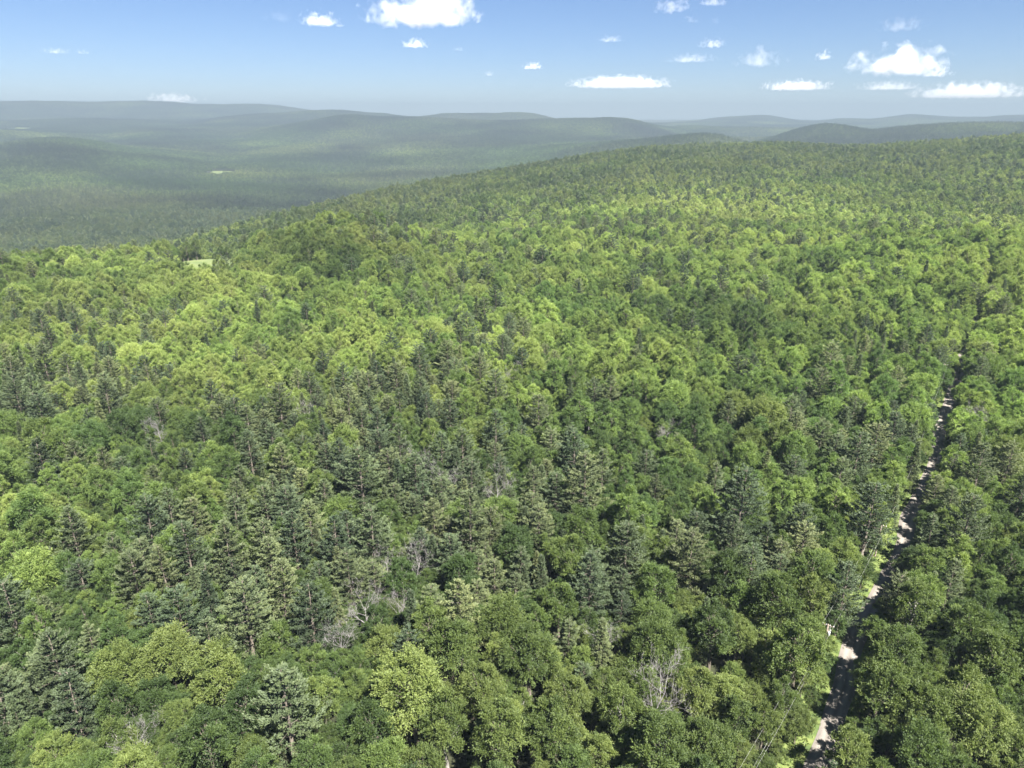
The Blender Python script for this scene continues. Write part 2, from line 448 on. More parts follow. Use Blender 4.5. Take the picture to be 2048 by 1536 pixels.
def meadow_r(name, ur, lift=0.35):
    pts = np.array([polar_px(u, r) for u, r in ur])
    V0 = []
    m = len(pts)
    for i in range(m):                                   # a wavering edge
        a, b = pts[i], pts[(i + 1) % m]
        for t in np.linspace(0, 1, 6, endpoint=False): V0.append(a + (b - a) * t + RNG.normal(0, 2.0, 2))
    P = np.array(V0); c = P.mean(0); CLEAR.append((P, c))
    m = len(P); rings = 8
    V = np.vstack([[c]] + [c + (P - c) * k / rings for k in range(1, rings + 1)])
    V = np.column_stack([V, height(V[:, 0], V[:, 1]) + lift])
    T = [(0, 1 + i, 1 + (i + 1) % m) for i in range(m)]
    Q = [(1 + (k - 1) * m + i, 1 + k * m + i, 1 + k * m + (i + 1) % m, 1 + (k - 1) * m + (i + 1) % m) for k in range(1, rings) for i in range(m)]
    tag(link(name, mesh_np(name, V, np.array(Q), [M_GRASS], tris=np.array(T), smooth=True)), kind='structure')
meadow_r('meadow', [(342, 545), (420, 530), (475, 550), (500, 640), (480, 674), (420, 674), (362, 662), (328, 600)])
meadow('field', [(412, 352), (425, 343), (462, 343), (468, 349), (440, 354)], 0, 3.0)
meadow('field', [(20, 261), (34, 256), (62, 258), (80, 262), (50, 263)], 0, 6.0)

# ------------------------------------------------------------------ tree kinds
def nrm(v): return v / np.maximum(np.linalg.norm(v, axis=-1, keepdims=True), 1e-9)
def kites(P, D, N, ln, wd, fold=0.0):
    D = nrm(D); S = nrm(np.cross(D, N)); U = np.cross(S, D)
    ln = np.asarray(ln)[:, None]; wd = np.asarray(wd)[:, None]
    V = np.stack([P - D * ln * .5, P + S * wd * .5 + U * wd * fold, P + D * ln * .5, P - S * wd * .5 + U * wd * fold], 1).reshape(-1, 3)
    return V
def quads_of(n): return np.arange(n * 4, dtype=np.int32).reshape(-1, 4)

def broadleaf(seed, H, R, base, nl, shoots, per, leaf, spiky=0.6, top=0.62, squash=0.8):
    """crown made of boughs; every bough carries shoots, every shoot its leaves. Returns leaf vertices, leaf shares, bough centres"""
    g = np.random.default_rng(seed)
    zc = base + (H - base) * 0.45
    cs = [(g.normal(0, .1) * R, g.normal(0, .1) * R, H - R * 0.42 * 1.0)]
    ga = g.random() * 6.28
    for i in range(nl):
        f = (i + .5) / nl
        zf = 0.92 - 1.15 * f                              # from near the top to under the middle
        az = ga + i * 2.39996 + g.normal(0, .25)
        rad = math.sqrt(max(1 - zf * zf, 0.05)) * R * g.uniform(0.52, 0.80)
        hz = (H - zc) if zf > 0 else (zc - base)
        cs.append((math.cos(az) * rad, math.sin(az) * rad, zc + zf * hz * 0.72 + g.normal(0, .25)))
    cs = np.array(cs)
    mid = np.array([0, 0, zc])
    P, D, N, B = [], [], [], []
    for c in cs:
        rl = R * g.uniform(0.24, 0.56)
        out = nrm(((c - mid) / np.array([1, 1, squash]))[None])[0]
        d = nrm(g.normal(0, 1, (shoots, 3)) * 0.75 + out * 0.9 + np.array([0, 0, spiky]))
        L = rl * g.uniform(0.7, 1.18, shoots)
        bough = g.random()
        t = np.linspace(0.35, 1.0, per)[None, :, None] + g.normal(0, .05, (shoots, per, 1))
        off = g.normal(0, 1, (shoots, per, 3)) * leaf * 0.42
        p = c + d[:, None] * L[:, None, None] * t + off
        p[..., 2] -= 0.10 * (np.linalg.norm(p[..., :2] - c[:2], axis=-1) ** 1.5)
        P.append(p.reshape(-1, 3))
        D.append((d[:, None] + g.normal(0, .45, (shoots, per, 3))).reshape(-1, 3))
        N.append((np.repeat(d[:, None], per, 1) * 0.3 + out * 0.7 + np.array([0, 0, .75]) + g.normal(0, .55, (shoots, per, 3))).reshape(-1, 3))
        sh = g.random((shoots, 1)) * 0.35
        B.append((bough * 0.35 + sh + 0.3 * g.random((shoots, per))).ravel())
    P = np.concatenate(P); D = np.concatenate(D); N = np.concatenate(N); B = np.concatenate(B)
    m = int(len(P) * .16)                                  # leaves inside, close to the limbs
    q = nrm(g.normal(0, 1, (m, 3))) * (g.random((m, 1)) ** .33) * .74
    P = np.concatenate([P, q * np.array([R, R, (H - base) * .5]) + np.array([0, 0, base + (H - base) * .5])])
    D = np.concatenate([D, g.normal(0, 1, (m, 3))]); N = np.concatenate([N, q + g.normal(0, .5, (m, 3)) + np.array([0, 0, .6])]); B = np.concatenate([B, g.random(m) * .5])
    n = len(P)
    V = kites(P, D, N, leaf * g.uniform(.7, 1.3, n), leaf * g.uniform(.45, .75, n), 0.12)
    return V, np.repeat(np.clip(B, 0, 1), 4), cs

def conifer(seed, H, R, base, step, nbr, tufts, leaf, power=0.75, rise=0.25, droop=0.0, irr=0.22):
    g = np.random.default_rng(seed)
    P, D, N, B = [], [], [], []; br = []
    z = base
    while z < H - 0.5:
        t = (H - z) / (H - base)
        L0 = R * (t ** power) * (1 - 0.25 * max(t - 0.8, 0) / 0.2) + 0.25
        k = max(3, int(round(nbr * (0.65 + 0.35 * t))))
        a0 = g.random() * 6.28
        for i in range(k):
            a = a0 + i * 6.283 / k + g.normal(0, .22)
            L = L0 * g.uniform(1 - irr, 1 + irr)
            if g.random() < 0.07: L *= 1.3
            sl = rise * (1 - t) + 0.06 - droop * t + g.normal(0, .06)
            zb = z + g.normal(0, step * .2)
            m = max(3, int(tufts * L / R * 1.2) + 2)
            f = 1 - (g.random(m) ** 1.4) * 0.68
            w = (g.random(m) - .5) * 2 * (0.36 * (1.08 - f)) * L + g.normal(0, .08, m)
            h = np.stack([math.cos(a) * f * L - math.sin(a) * w, math.sin(a) * f * L + math.cos(a) * w,
                          zb + sl * f * L + 0.16 * L * f ** 2.5 * (1 if droop == 0 else -.5) + g.normal(0, .06, m)], -1)
            br.append((a, L, zb, sl))
            q = 5
            bd = np.array([math.cos(a), math.sin(a), 0.25])
            pp = h[:, None] + g.normal(0, leaf * .38, (m, q, 3)) * np.array([1, 1, .6])
            dd = bd * 0.9 + np.array([0, 0, .35]) + g.normal(0, .55, (m, q, 3)) * np.array([1, 1, .6])
            nn = np.array([0, 0, 1.0]) + bd * 0.25 + g.normal(0, .42, (m, q, 3))
            P.append(pp.reshape(-1, 3)); D.append(dd.reshape(-1, 3)); N.append(nn.reshape(-1, 3))
            bsh = g.random()
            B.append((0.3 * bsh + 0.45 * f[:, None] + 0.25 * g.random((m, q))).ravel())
        z += step * g.uniform(.8, 1.2) * (0.55 + 0.45 * t)
    P = np.concatenate(P); D = np.concatenate(D); N = np.concatenate(N); B = np.concatenate(B)
    n = len(P)
    V = kites(P, D, N, leaf * g.uniform(.8, 1.3, n), leaf * g.uniform(.28, .5, n), 0.1)
    return V, np.repeat(np.clip(B, 0, 1), 4), br

def trunk_mesh_broad(name, seed, H, R, cs, mat, sides=6):
    g = random.Random(seed); mb = MB()
    r0 = 0.022 * H
    top = H * 0.72
    pts = [(0, 0, -0.5)]; rad = [r0 * 1.25]
    for k in range(1, 6):
        f = k / 5; pts.append((g.uniform(-.2, .2) * k * .5, g.uniform(-.2, .2) * k * .5, top * f)); rad.append(r0 * (1 - .75 * f))
    mb.tube(pts, rad, sides)
    for c in cs:
        c = Vector(c); zf = min(max((c.z - R * 0.55) / top, .35), .95)
        i = int(zf * 5); b = Vector(pts[min(i, 5)]) if i < 5 else Vector(pts[5])
        st = Vector((b.x, b.y, top * zf * .95)); md = st.lerp(c, .55) + Vector((0, 0, -.35))
        mb.tube([st, md, c], [r0 * .36, r0 * .2, r0 * .07], 4, False)
    return mb.mesh(name, mat)
def trunk_mesh_conifer(name, seed, H, br, mat):
    g = random.Random(seed); mb = MB(); r0 = 0.017 * H
    mb.tube([(0, 0, -.5), (0.05, 0, H * .4), (0, .05, H * .8), (0, 0, H - .2)], [r0 * 1.2, r0 * .75, r0 * .32, .03], 7)
    for (a, L, z, sl) in br[::2]:
        f = .85
        mb.tube([(0, 0, z), (math.cos(a) * L * f, math.sin(a) * L * f, z + sl * f * L)], [r0 * .2, r0 * .05], 3, False)
    return mb.mesh(name, mat)

KINDS = {}     # name -> list of dict(crown, trunk, H, R)
def add_kind(fam, name, V, B, mat, trunk, H, R):
    crown = mesh_np(name + '_crown', V, quads_of(len(V) // 4), [mat], {'leaf': B})
    KINDS.setdefault(fam, []).append(dict(crown=crown, trunk=trunk, H=H, R=R))
i_ = 0
#            H   R   base nl shoots per leaf spiky squash
SPEC = [(17.5, 4.6, 4.0, 20, 46, 19, .28, .70, .8), (19.0, 4.9, 4.5, 23, 44, 19, .29, .45, .8), (16.0, 4.0, 3.5, 17, 46, 19, .26, .95, 1.0),
        (18.0, 5.4, 5.0, 28, 44, 18, .29, .30, .7), (15.0, 3.7, 3.0, 16, 46, 18, .25, 1.1, 1.1), (20.0, 4.3, 4.0, 21, 44, 19, .28, .75, 1.1),
        (16.5, 5.0, 4.0, 26, 46, 18, .28, .55, .75), (14.0, 3.3, 2.5, 14, 44, 18, .25, .8, 1.2), (18.5, 4.4, 4.5, 14, 70, 20, .28, 1.0, .9)]
SPEC += [(17.0, 4.2, 3.5, 16, 48, 19, .27, .6, .95), (15.5, 4.8, 4.0, 30, 40, 17, .27, .4, .7), (19.5, 5.2, 4.5, 17, 60, 19, .29, .8, .85), (13.0, 3.9, 3.0, 18, 42, 17, .25, .5, .8), (18.0, 3.6, 3.0, 18, 40, 18, .26, 1.0, 1.3)]
for q in SPEC:
    H, R, ba, nl, sh, pe, lf, sp, sq = q
    V, B, cs = broadleaf(100 + i_, H, R, ba, nl, sh, pe, lf, sp, squash=sq)
    add_kind('broad', 'broadleaf', V, B, M_LEAF, trunk_mesh_broad('broadleaf_trunk', i_, H, R, cs, M_PALEBARK if i_ in (2, 7) else M_BARK), H, R); i_ += 1
for q in [(20.5, 5.7, 5.0, 1.30, 7, 25, .46, .72, .30), (19.0, 5.0, 4.0, 1.2, 7, 24, .44, .62, .34), (22.0, 6.2, 6.0, 1.4, 7, 28, .48, .62, .26),
          (17.5, 4.4, 3.5, 1.05, 6, 23, .42, .75, .30), (20.0, 5.6, 6.0, 1.25, 7, 25, .46, .5, .38)]:
    H, R, ba, st, nb, tu, lf, po, ri = q
    V, B, br = conifer(200 + i_, H, R, ba, st, nb, tu, lf, po, ri)
    add_kind('pine', 'pine', V, B, M_NEEDLE, trunk_mesh_conifer('pine_trunk', i_, H, br, M_BARK), H, R); i_ += 1
for q in [(20.0, 2.9, 2.0, .65, 7, 15, .38, .85, .1), (17.0, 2.5, 1.5, .6, 7, 14, .36, .9, .1)]:
    H, R, ba, st, nb, tu, lf, po, ri = q
    V, B, br = conifer(300 + i_, H, R, ba, st, nb, tu, lf, po, ri, droop=.25, irr=.14)
    add_kind('spruce', 'spruce', V, B, M_NEEDLE, trunk_mesh_conifer('spruce_trunk', i_, H, br, M_BARK), H, R); i_ += 1

def dead_tree(seed, H):
    g = random.Random(seed); mb = MB(); tw = MB()
    def grow(t, p, d, L, r, lvl):
        n = 4; pts = [p]; rad = [r]; q = Vector(p); dd = Vector(d)
        for k in range(n):
            dd = (dd + Vector((g.gauss(0, .12), g.gauss(0, .12), g.gauss(0.05, .08)))).normalized()
            q = q + dd * L / n; pts.append(q.copy()); rad.append(r * (1 - .72 * (k + 1) / n))
        t.tube(pts, rad, 5 if lvl < 2 else 3, False)
        if lvl >= 4: return
        kids = (9, 6, 4, 3)[lvl]
        for k in range(kids):
            f = g.uniform(.3 if lvl else .38, 1.0); i = min(int(f * n), n - 1)
            b = pts[i].lerp(pts[i + 1], f * n - i)
            ax = (pts[i + 1] - pts[i]).normalized(); side = Vector((g.gauss(0, 1), g.gauss(0, 1), g.gauss(0, 1))); side = (side - ax * side.dot(ax)).normalized()
            nd = (ax * g.uniform(.45, .8) + side * .8 + Vector((0, 0, .25))).normalized()
            grow(tw, b, nd, L * g.uniform(.38, .55), max(r * (1 - .7 * f) * .55, .02), lvl + 1)
    grow(mb, Vector((0, 0, -.4)), Vector((0, 0, 1)), H, .015 * H, 0)
    return mb.mesh('dead_trunk', M_DEAD), tw.mesh('dead_branches', M_DEAD)
DEAD = [dead_tree(s, 16.0) for s in (5, 8, 13, 21, 34)]

# small sparse trees for the middle distance, and blocks of woods for the far hills
def lod_tree(g, kind, H, R, big):
    if kind == 'b':
        V, B, _ = broadleaf(int(g.integers(1e6)), H, R, H * .3, 7, 9, 3 if not big else 2, .95 if not big else 1.35, .5)
    else:
        V, B, _ = conifer(int(g.integers(1e6)), H, R, H * .22, 2.1, 5, 2, 1.15, .75, .3)
        if big:
            k = np.random.default_rng(int(g.integers(1e6))).random(len(V) // 4) < .42
            V = V.reshape(-1, 4, 3)[k].reshape(-1, 3); B = B.reshape(-1, 4)[k].ravel()
    return V, B
gl = np.random.default_rng(77)
MID = []
for k in range(7):
    V, B, _ = broadleaf(500 + k, 17 + k % 3, 4.2 + .3 * (k % 4), 5, 13, 14, 6, .88, .3 + .12 * k)
    MID.append(('b', V, B))
for k in range(4):
    V, B, _ = conifer(600 + k, 18 + k, 4.1 + .4 * k, 4, 1.5, 6, 7, .9, .7, .3)
    MID.append(('p', V, B))

def src_obj(name, me):
    return bpy.data.objects.new(name, me)
def join_np(name, items):
    """items: (verts, quads, leaf, material slot)"""
    Vs, Qs, Bs, Ms, n = [], [], [], [], 0
    for V, Q, B, m in items:
        Vs.append(V); Qs.append(Q + n); Bs.append(B); Ms.append(np.full(len(Q), m)); n += len(V)
    return mesh_np(name, np.concatenate(Vs), np.concatenate(Qs), [M_LEAF, M_NEEDLE, M_BARK], {'leaf': np.concatenate(Bs)}, mat_idx=np.concatenate(Ms))
def mesh_arrays(me):
    V = np.empty(len(me.vertices) * 3, np.float32); me.vertices.foreach_get('co', V)
    Q = [tuple(p.vertices) for p in me.polygons if len(p.vertices) == 4]
    return V.reshape(-1, 3), np.array(Q, np.int32).reshape(-1, 4)
def make_collection(name, objs):
    c = bpy.data.collections.new(name)
    for o in objs: c.objects.link(o)
    return c
near_src = []
NEAR_INDEX = []
for fam in ('broad', 'pine', 'spruce'):
    for kd in KINDS[fam]:
        V = np.empty(len(kd['crown'].vertices) * 3, np.float32); kd['crown'].vertices.foreach_get('co', V); V = V.reshape(-1, 3)
        B = np.empty(len(V), np.float32); kd['crown'].attributes['leaf'].data.foreach_get('value', B)
        tv, tq = mesh_arrays(kd['trunk'])
        me = join_np('woodland_tree', [(V, quads_of(len(V) // 4), B, 0 if fam == 'broad' else 1), (tv, tq, np.zeros(len(tv), np.float32), 2)])
        near_src.append(src_obj('woodland_tree_%02d' % len(near_src), me)); NEAR_INDEX.append(fam)
tb = MB(); tb.tube([(0, 0, -.5), (0, 0, 14)], [.3, .12], 4, False); TV, TQ, _ = tb.arrays()
for kind, V, B in MID:
    me = join_np('woodland_tree', [(V, quads_of(len(V) // 4), B, 0 if kind == 'b' else 1), (TV, TQ, np.zeros(len(TV), np.float32), 2)])
    near_src.append(src_obj('woodland_tree_%02d' % len(near_src), me)); NEAR_INDEX.append('mid_' + kind)
NEAR_COL = make_collection('woodland_trees', near_src)

PATCH = 64.0
far_src = []
base_trees = {'b': [lod_tree(gl, 'b', 16 + k % 3, 4.6 + .3 * (k % 3), True) for k in range(6)], 'p': [lod_tree(gl, 'p', 19 + k, 3.6 + .2 * k, True) for k in range(4)]}
for k in range(8):
    pp = (.10, .18, .30, .06, .75, .9, .14, .5)[k]
    Vs, Bs, Qs, Ms, n = [], [], [], [], 0
    m = 9
    for ix in range(m):
        for iy in range(m):
            x = (ix + .5 + gl.uniform(-.42, .42)) / m * PATCH - PATCH / 2; y = (iy + .5 + gl.uniform(-.42, .42)) / m * PATCH - PATCH / 2
            kind = 'p' if gl.random() < pp else 'b'
            V, B = base_trees[kind][gl.integers(len(base_trees[kind]))]
            s = gl.uniform(.75, 1.2); a = gl.random() * 6.283; c, sn = math.cos(a), math.sin(a)
            W = np.stack([(V[:, 0] * c - V[:, 1] * sn) * s + x, (V[:, 0] * sn + V[:, 1] * c) * s + y, V[:, 2] * s * gl.uniform(.9, 1.1)], -1)
            Vs.append(W); Bs.append(np.clip(B * .3 + gl.uniform(-.1, .85), 0, 1)); Qs.append(quads_of(len(V) // 4) + n); n += len(V)
            Ms.append(np.full(len(V) // 4, 0 if kind == 'b' else 1))
    me = mesh_np('woodland_block', np.concatenate(Vs), np.concatenate(Qs), [M_LEAF, M_NEEDLE, M_BARK], {'leaf': np.concatenate(Bs)}, mat_idx=np.concatenate(Ms))
    far_src.append(src_obj('woodland_block_%02d' % k, me))
FAR_COL = make_collection('woodland_blocks', far_src)

def scatter_object(name, P, rot, scl, idx, tint, coll):
    me = bpy.data.meshes.new(name)
    me.vertices.add(len(P)); me.vertices.foreach_set('co', np.asarray(P, np.float32).ravel())
    def att(n, t, a, f='value'):
        q = me.attributes.new(n, t, 'POINT'); q.data.foreach_set(f, np.ascontiguousarray(a).ravel())
    att('rot', 'FLOAT_VECTOR', np.asarray(rot, np.float32), 'vector')
    att('scl', 'FLOAT_VECTOR', np.asarray(scl, np.float32), 'vector')
    att('idx', 'INT', np.asarray(idx, np.int32))
    att('tint', 'FLOAT_VECTOR', np.asarray(tint, np.float32), 'vector')
    o = link(name, me)
    ng = bpy.data.node_groups.new(name, 'GeometryNodeTree')
    ng.interface.new_socket('Geometry', in_out='INPUT', socket_type='NodeSocketGeometry')
    ng.interface.new_socket('Geometry', in_out='OUTPUT', socket_type='NodeSocketGeometry')
    n, l = ng.nodes, ng.links
    gi = n.new('NodeGroupInput'); go = n.new('NodeGroupOutput')
    ip = n.new('GeometryNodeInstanceOnPoints'); ci = n.new('GeometryNodeCollectionInfo')
    ci.inputs['Collection'].default_value = coll; ci.inputs['Separate Children'].default_value = True; ci.inputs['Reset Children'].default_value = True
    ip.inputs['Pick Instance'].default_value = True
    def na(nm, t):
        q = n.new('GeometryNodeInputNamedAttribute'); q.data_type = t; q.inputs['Name'].default_value = nm; return q.outputs[0]
    l.new(gi.outputs[0], ip.inputs['Points']); l.new(ci.outputs[0], ip.inputs['Instance'])
    l.new(na('idx', 'INT'), ip.inputs['Instance Index']); l.new(na('scl', 'FLOAT_VECTOR'), ip.inputs['Scale'])
    e2r = n.new('FunctionNodeEulerToRotation'); l.new(na('rot', 'FLOAT_VECTOR'), e2r.inputs[0]); l.new(e2r.outputs[0], ip.inputs['Rotation'])
    l.new(ip.outputs[0], go.inputs[0])
    md = o.modifiers.new('woods', 'NODES'); md.node_group = ng
    tag(o, kind='stuff')
    return o

# ------------------------------------------------------------------ where the trees stand
PINES_PX = [(26,1222,1.15),(65,1230,1),(165,1160,.9),(120,1344,1.05),(146,1409,1.2),(422,1282,1.1),(185,1290,.8),(5,1400,.9),(470,1160,1),(330,1150,1.1),
 (564,1188,1.1),(572,1409,1.35),(700,1150,.95),(1180,1175,1.1),(1500,1150,1),(1165,1360,.6),(1687,1188,1.05),(1900,1162,1),(1560,1150,.9),(1790,1200,.8),
 (37,808,1.1),(83,828,1.1),(167,799,1.1),(215,800,1.15),(245,800,1),(85,925,1.3),(150,915,.9),(215,940,1.1),(250,950,.9),(320,830,1),(445,830,.9),(475,835,1),(370,930,.8),
 (310,965,.9),(345,1035,1),(390,1040,1),(145,1065,1.1),(300,1060,1.25),(230,1110,1),(290,1120,1.05),(380,1110,1.15),(340,1130,1),(470,1040,1.1),(475,1000,.9),(480,960,1),
 (460,1110,1.15),(485,1125,1),(530,855,1),(535,870,.9),(590,860,.8),(640,800,.8),(700,800,.9),(740,785,1),(800,810,1),(610,900,.8),(650,920,1),(680,925,1),(725,960,1.3),
 (760,900,1.1),(800,900,1),(830,960,1.1),(900,835,1.1),(840,780,.9),(535,1020,1.05),(580,1010,.9),(620,1050,1.1),(650,1005,.9),(590,1080,1.1),(620,1075,1.15),(540,1120,1),
 (700,1075,1),(745,1080,1.1),(720,1110,.9),(790,1000,.9),(940,1060,1.25),(920,1110,.9),(990,920,.8),(1078,830,1.2),(1190,785,.9),(1455,835,.85),(1140,885,.8),(1070,975,1),
 (1170,975,1.2),(1205,940,1.1),(1290,935,.85),(1430,970,1),(1480,1010,1.35),(1080,1060,1),(1250,1100,1.35),(1310,985,.9),(1350,1080,.9),(1390,1060,.9),(1460,1090,1),
 (1190,1150,.9),(1520,1135,1.2),(1020,1010,.8),(1600,810,.7),(1685,780,.7),(1715,910,1.1),(1590,945,.85),(1680,960,1),(1650,965,.8),(1740,1030,1.25),(1765,1065,1),
 (1600,1050,1.1),(1620,1065,.9),(1889,905,1.0),(1905,950,1),(1958,940,1.15),(1900,1010,1),(1930,1060,1.25),(1860,1075,1),(1905,1130,1.25),(2040,990,1),(1560,1120,1),(1740,1120,1),
 (1840,1040,1),(1475,745,1),(1490,740,.9),(1640,770,1),(1270,720,1.1),(1005,700,1),(985,720,.9),(960,745,1),(940,760,1),(90,730,1.2),(190,820,.9),(85,655,1.2),(100,680,1)]
# notable broad-leaved crowns: u, v, kind index, scale, hue, value
BROAD_PX = [(825,1352,3,1.35,.80,1.45),(435,1345,0,1.25,.78,1.15),(335,1300,3,1.15,.82,1.1),(105,1500,0,.85,.72,1.5),(1195,1495,4,1.0,.75,1.3),(1140,1110,8,1.15,.55,1.3),
 (1800,1140,4,1.0,.85,1.2),(1835,1200,2,1.35,.60,1.0),(1425,935,7,.85,1.0,1.25),(975,962,7,.95,.95,1.2),(1530,825,3,1.4,.90,1.3),(1470,805,6,1.2,.85,1.3),(1445,905,6,1.35,.70,1.0),
 (1560,870,1,1.2,.65,1.0),(1500,880,6,1.2,.7,1.05),(385,985,8,1.2,.55,1.25),(350,960,8,1.0,.45,1.0),(280,1235,4,.9,.95,1.1),(770,1290,6,.95,.85,1.15),(735,1310,6,.9,.85,1.15),
 (645,1385,8,.95,.65,1.35),(1120,1195,8,1.1,.45,1.25),(1310,1290,6,1.2,.5,.95),(960,1370,0,1.1,.75,1.0),(1120,1230,8,.95,.65,1.1),(1480,1200,4,.9,.9,1.15),
 (1430,1240,5,1.2,.35,.95),(1450,1130,1,1.2,.3,.85),(1555,1190,1,1.2,.45,.95),(1220,1200,6,1.2,.6,1.05),(410,1460,5,1.15,.25,1.1),(1290,1330,1,1.1,.55,1.0),(1800,1290,1,1.1,.5,1.0),
 (1940,1250,6,1.1,.5,1.1),(1930,1370,4,1.3,.75,1.1),(1990,1300,1,1.1,.6,1.05),(1860,1420,6,1.1,.65,1.0),(1960,1440,3,1.1,.75,1.1),(1780,1365,1,1.1,.6,1.0),(1700,1480,4,1.1,.75,1.15),
 (1140,1390,0,1.0,.75,.95),(240,1330,6,1.2,.75,1.2),(305,1240,8,.9,.6,1.2),(180,1240,0,1.1,.7,1.1),(60,1480,6,1.0,.4,.95),(1850,1030,8,1.0,.85,1.2),(2020,900,6,1.2,.8,1.3),
 (1290,850,4,.9,.8,1.3),(1100,1090,8,1.0,.5,1.2),(1000,1240,3,1.1,.55,.95),(900,1280,1,1.2,.5,.95),(1060,1290,1,1.15,.5,.9),(1200,1290,5,1.1,.55,.95),(890,1440,2,1.2,.6,1.0),
 (1000,1450,1,1.1,.65,1.05),(1320,1480,1,1.2,.5,.95),(1420,1480,6,1.1,.55,.95),(1100,1450,0,1.1,.55,.95)]
DEAD_PX = [  # u, v, scale, model, label, short phrase for its neighbours
 (313,1492,.72,0,'bare pale grey dead tree in a dark gap at the bottom edge, leftmost there','the bare pale grey dead tree by the bottom edge'),
 (688,1285,.80,1,'wide bare grey dead tree behind the big pale dome-shaped leafy tree','the wide bare grey dead tree'),
 (731,1248,.80,2,'dull purplish bare dead tree just behind the widest bare grey one','the dull purplish bare dead tree'),
 (802,1232,.6,0,'small faint bare tree right of the dull purplish dead tree','the small faint bare tree'),
 (820,1150,.80,1,'upright grey dead tree with many fine twigs beside a dark hollow','the upright grey dead tree'),
 (773,1160,.75,2,'thin leaning dead tree left of the dark hollow in mid slope','the thin leaning dead tree'),
 (918,975,1.0,0,'broad ashen dead tree below the small lime green leafy tree','the broad ashen dead tree'),
 (985,1010,.85,2,'sparse twiggy dead tree just in front right of the broad ashen one','the sparse twiggy dead tree'),
 (335,880,.85,1,'lone greyish dead tree among pale leafy trees on the left slope','the lone dead tree on the left slope'),
 (1288,1412,1.0,1,'forked pale dead tree standing over a black gap near the bottom','the forked pale dead tree'),
 (1225,1300,.65,0,'low tangled dead tree between round leafy trees behind the forked pale one','the low tangled dead tree'),
 (1182,850,.75,2,'slim V-shaped dead tree right of a wide dark pine','the slim V-shaped dead tree'),
 (1318,880,.8,0,'brownish twiggy dead tree left of the pale round-topped leafy trees','the brownish twiggy dead tree'),
 (1110,858,.6,1,'stubby dead tree tucked under the wide dark pine','the stubby dead tree'),
 (858,930,.8,2,'narrow dead tree in shade between tall pines','the narrow dead tree among tall pines'),
 (612,845,.75,0,'dead tree with fan of pale twigs high on the pine slope','the fan-shaped dead tree'),
 (1968,850,.8,1,'hazy grey dead tree beyond the gravel road, right side','the dead tree beyond the road'),
 (1010,770,.8,2,'farthest bare tree, faint and grey, up the middle slope','the farthest bare tree'),
 (1655,795,.6,0,'short dead tree between two small pines far up the lot','the short far dead tree')]

taken = []      # (x, y, radius)
cell = {}
def can(x, y, r):
    cx, cyy = int(x // 6), int(y // 6)
    for a in range(cx - 2, cx + 3):
        for b in range(cyy - 2, cyy + 3):
            for (X, Y, R) in cell.get((a, b), ()):
                if (X - x) ** 2 + (Y - y) ** 2 < (0.5 * (r + R)) ** 2: return False
    return True
def put(x, y, r): cell.setdefault((int(x // 6), int(y // 6)), []).append((x, y, r)); taken.append((x, y, r))
NEAR_R = 430.0
TREES = []      # dict(fam, k, x, y, s, hue, val)
def near_spot(u, v, lift): return ground_at(u, v, lift)
for (u, v, s, mdl, lab, ph) in DEAD_PX:
    s *= .86
    x, y = near_spot(u, v, 16 * s * .66)
    TREES.append(dict(fam='dead', k=(mdl + len(TREES)) % 5, x=x, y=y, s=s, label=lab, phrase=ph, hue=.5, val=1.0)); put(x, y, 6.0)
g = np.random.default_rng(3)
for (u, v, s) in PINES_PX:
    k = int(g.integers(5)); H = KINDS['pine'][k]['H']; s = s * .97
    x, y = near_spot(u, v, H * s * .62)
    if abs(road_side(x, y)[0]) < 3.5 + 0: 
        continue
    if not can(x, y, 4.0): continue
    TREES.append(dict(fam='pine', k=k, x=x, y=y, s=s, hue=float(g.uniform(.1, .7)), val=float(g.uniform(.62, .95)))); put(x, y, 6.0 * s)
for (u, v, k, s, hue, val) in BROAD_PX:
    H = KINDS['broad'][k]['H']
    x, y = near_spot(u, v, H * s * .68)
    if abs(road_side(x, y)[0]) < 4.5: continue
    if not can(x, y, 5.5): continue
    TREES.append(dict(fam='broad', k=k, x=x, y=y, s=s * .93, hue=min(hue, .8) - .14, val=.86 + (val - 1) * .5)); put(x, y, 7.0 * s)

def pine_share(x, y, u, v, r):
    """how much of the woods is pine at a place"""
    n = fbm(x, y, 150.0, 3, 1) * 1.6 + fbm(x, y, 45.0, 2, 3) * 1.5
    p = 0.10 + 0.25 * n
    blob = lambda cu, cv, su, sv, a: a * np.exp(-((u - cu) / su) ** 2 - ((v - cv) / sv) ** 2)
    p = p + blob(640, 940, 230, 190, .40) + blob(100, 780, 170, 90, .30) + blob(400, 1080, 150, 90, .3) + blob(900, 760, 160, 90, .3) + blob(1880, 1080, 130, 130, .35)
    p = p + blob(1500, 780, 200, 60, -.1) + blob(1100, 600, 300, 60, -.05) + blob(300, 600, 350, 70, .12) + blob(1120, 455, 160, 14, .3) + blob(1300, 395, 260, 14, .25)
    p = p + .16 * np.clip((r - 850) / 300, 0, 1) + blob(960, 440, 190, 22, .2)
    p = p - np.clip((v - 1170) / 160, 0, 1) * .28 * (u > 620) * (u < 2100) - np.clip((v - 1330) / 100, 0, 1) * .1
    return np.clip(p, .02, .85)
def tval(x, y, u, v):
    """how pale the leaves are: the oaks of the knoll are darker, the young stands around it lighter"""
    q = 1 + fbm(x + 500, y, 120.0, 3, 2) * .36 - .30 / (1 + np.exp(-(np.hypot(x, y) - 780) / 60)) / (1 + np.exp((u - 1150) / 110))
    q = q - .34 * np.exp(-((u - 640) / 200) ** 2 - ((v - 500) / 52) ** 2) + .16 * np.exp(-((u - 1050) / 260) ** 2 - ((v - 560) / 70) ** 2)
    return q
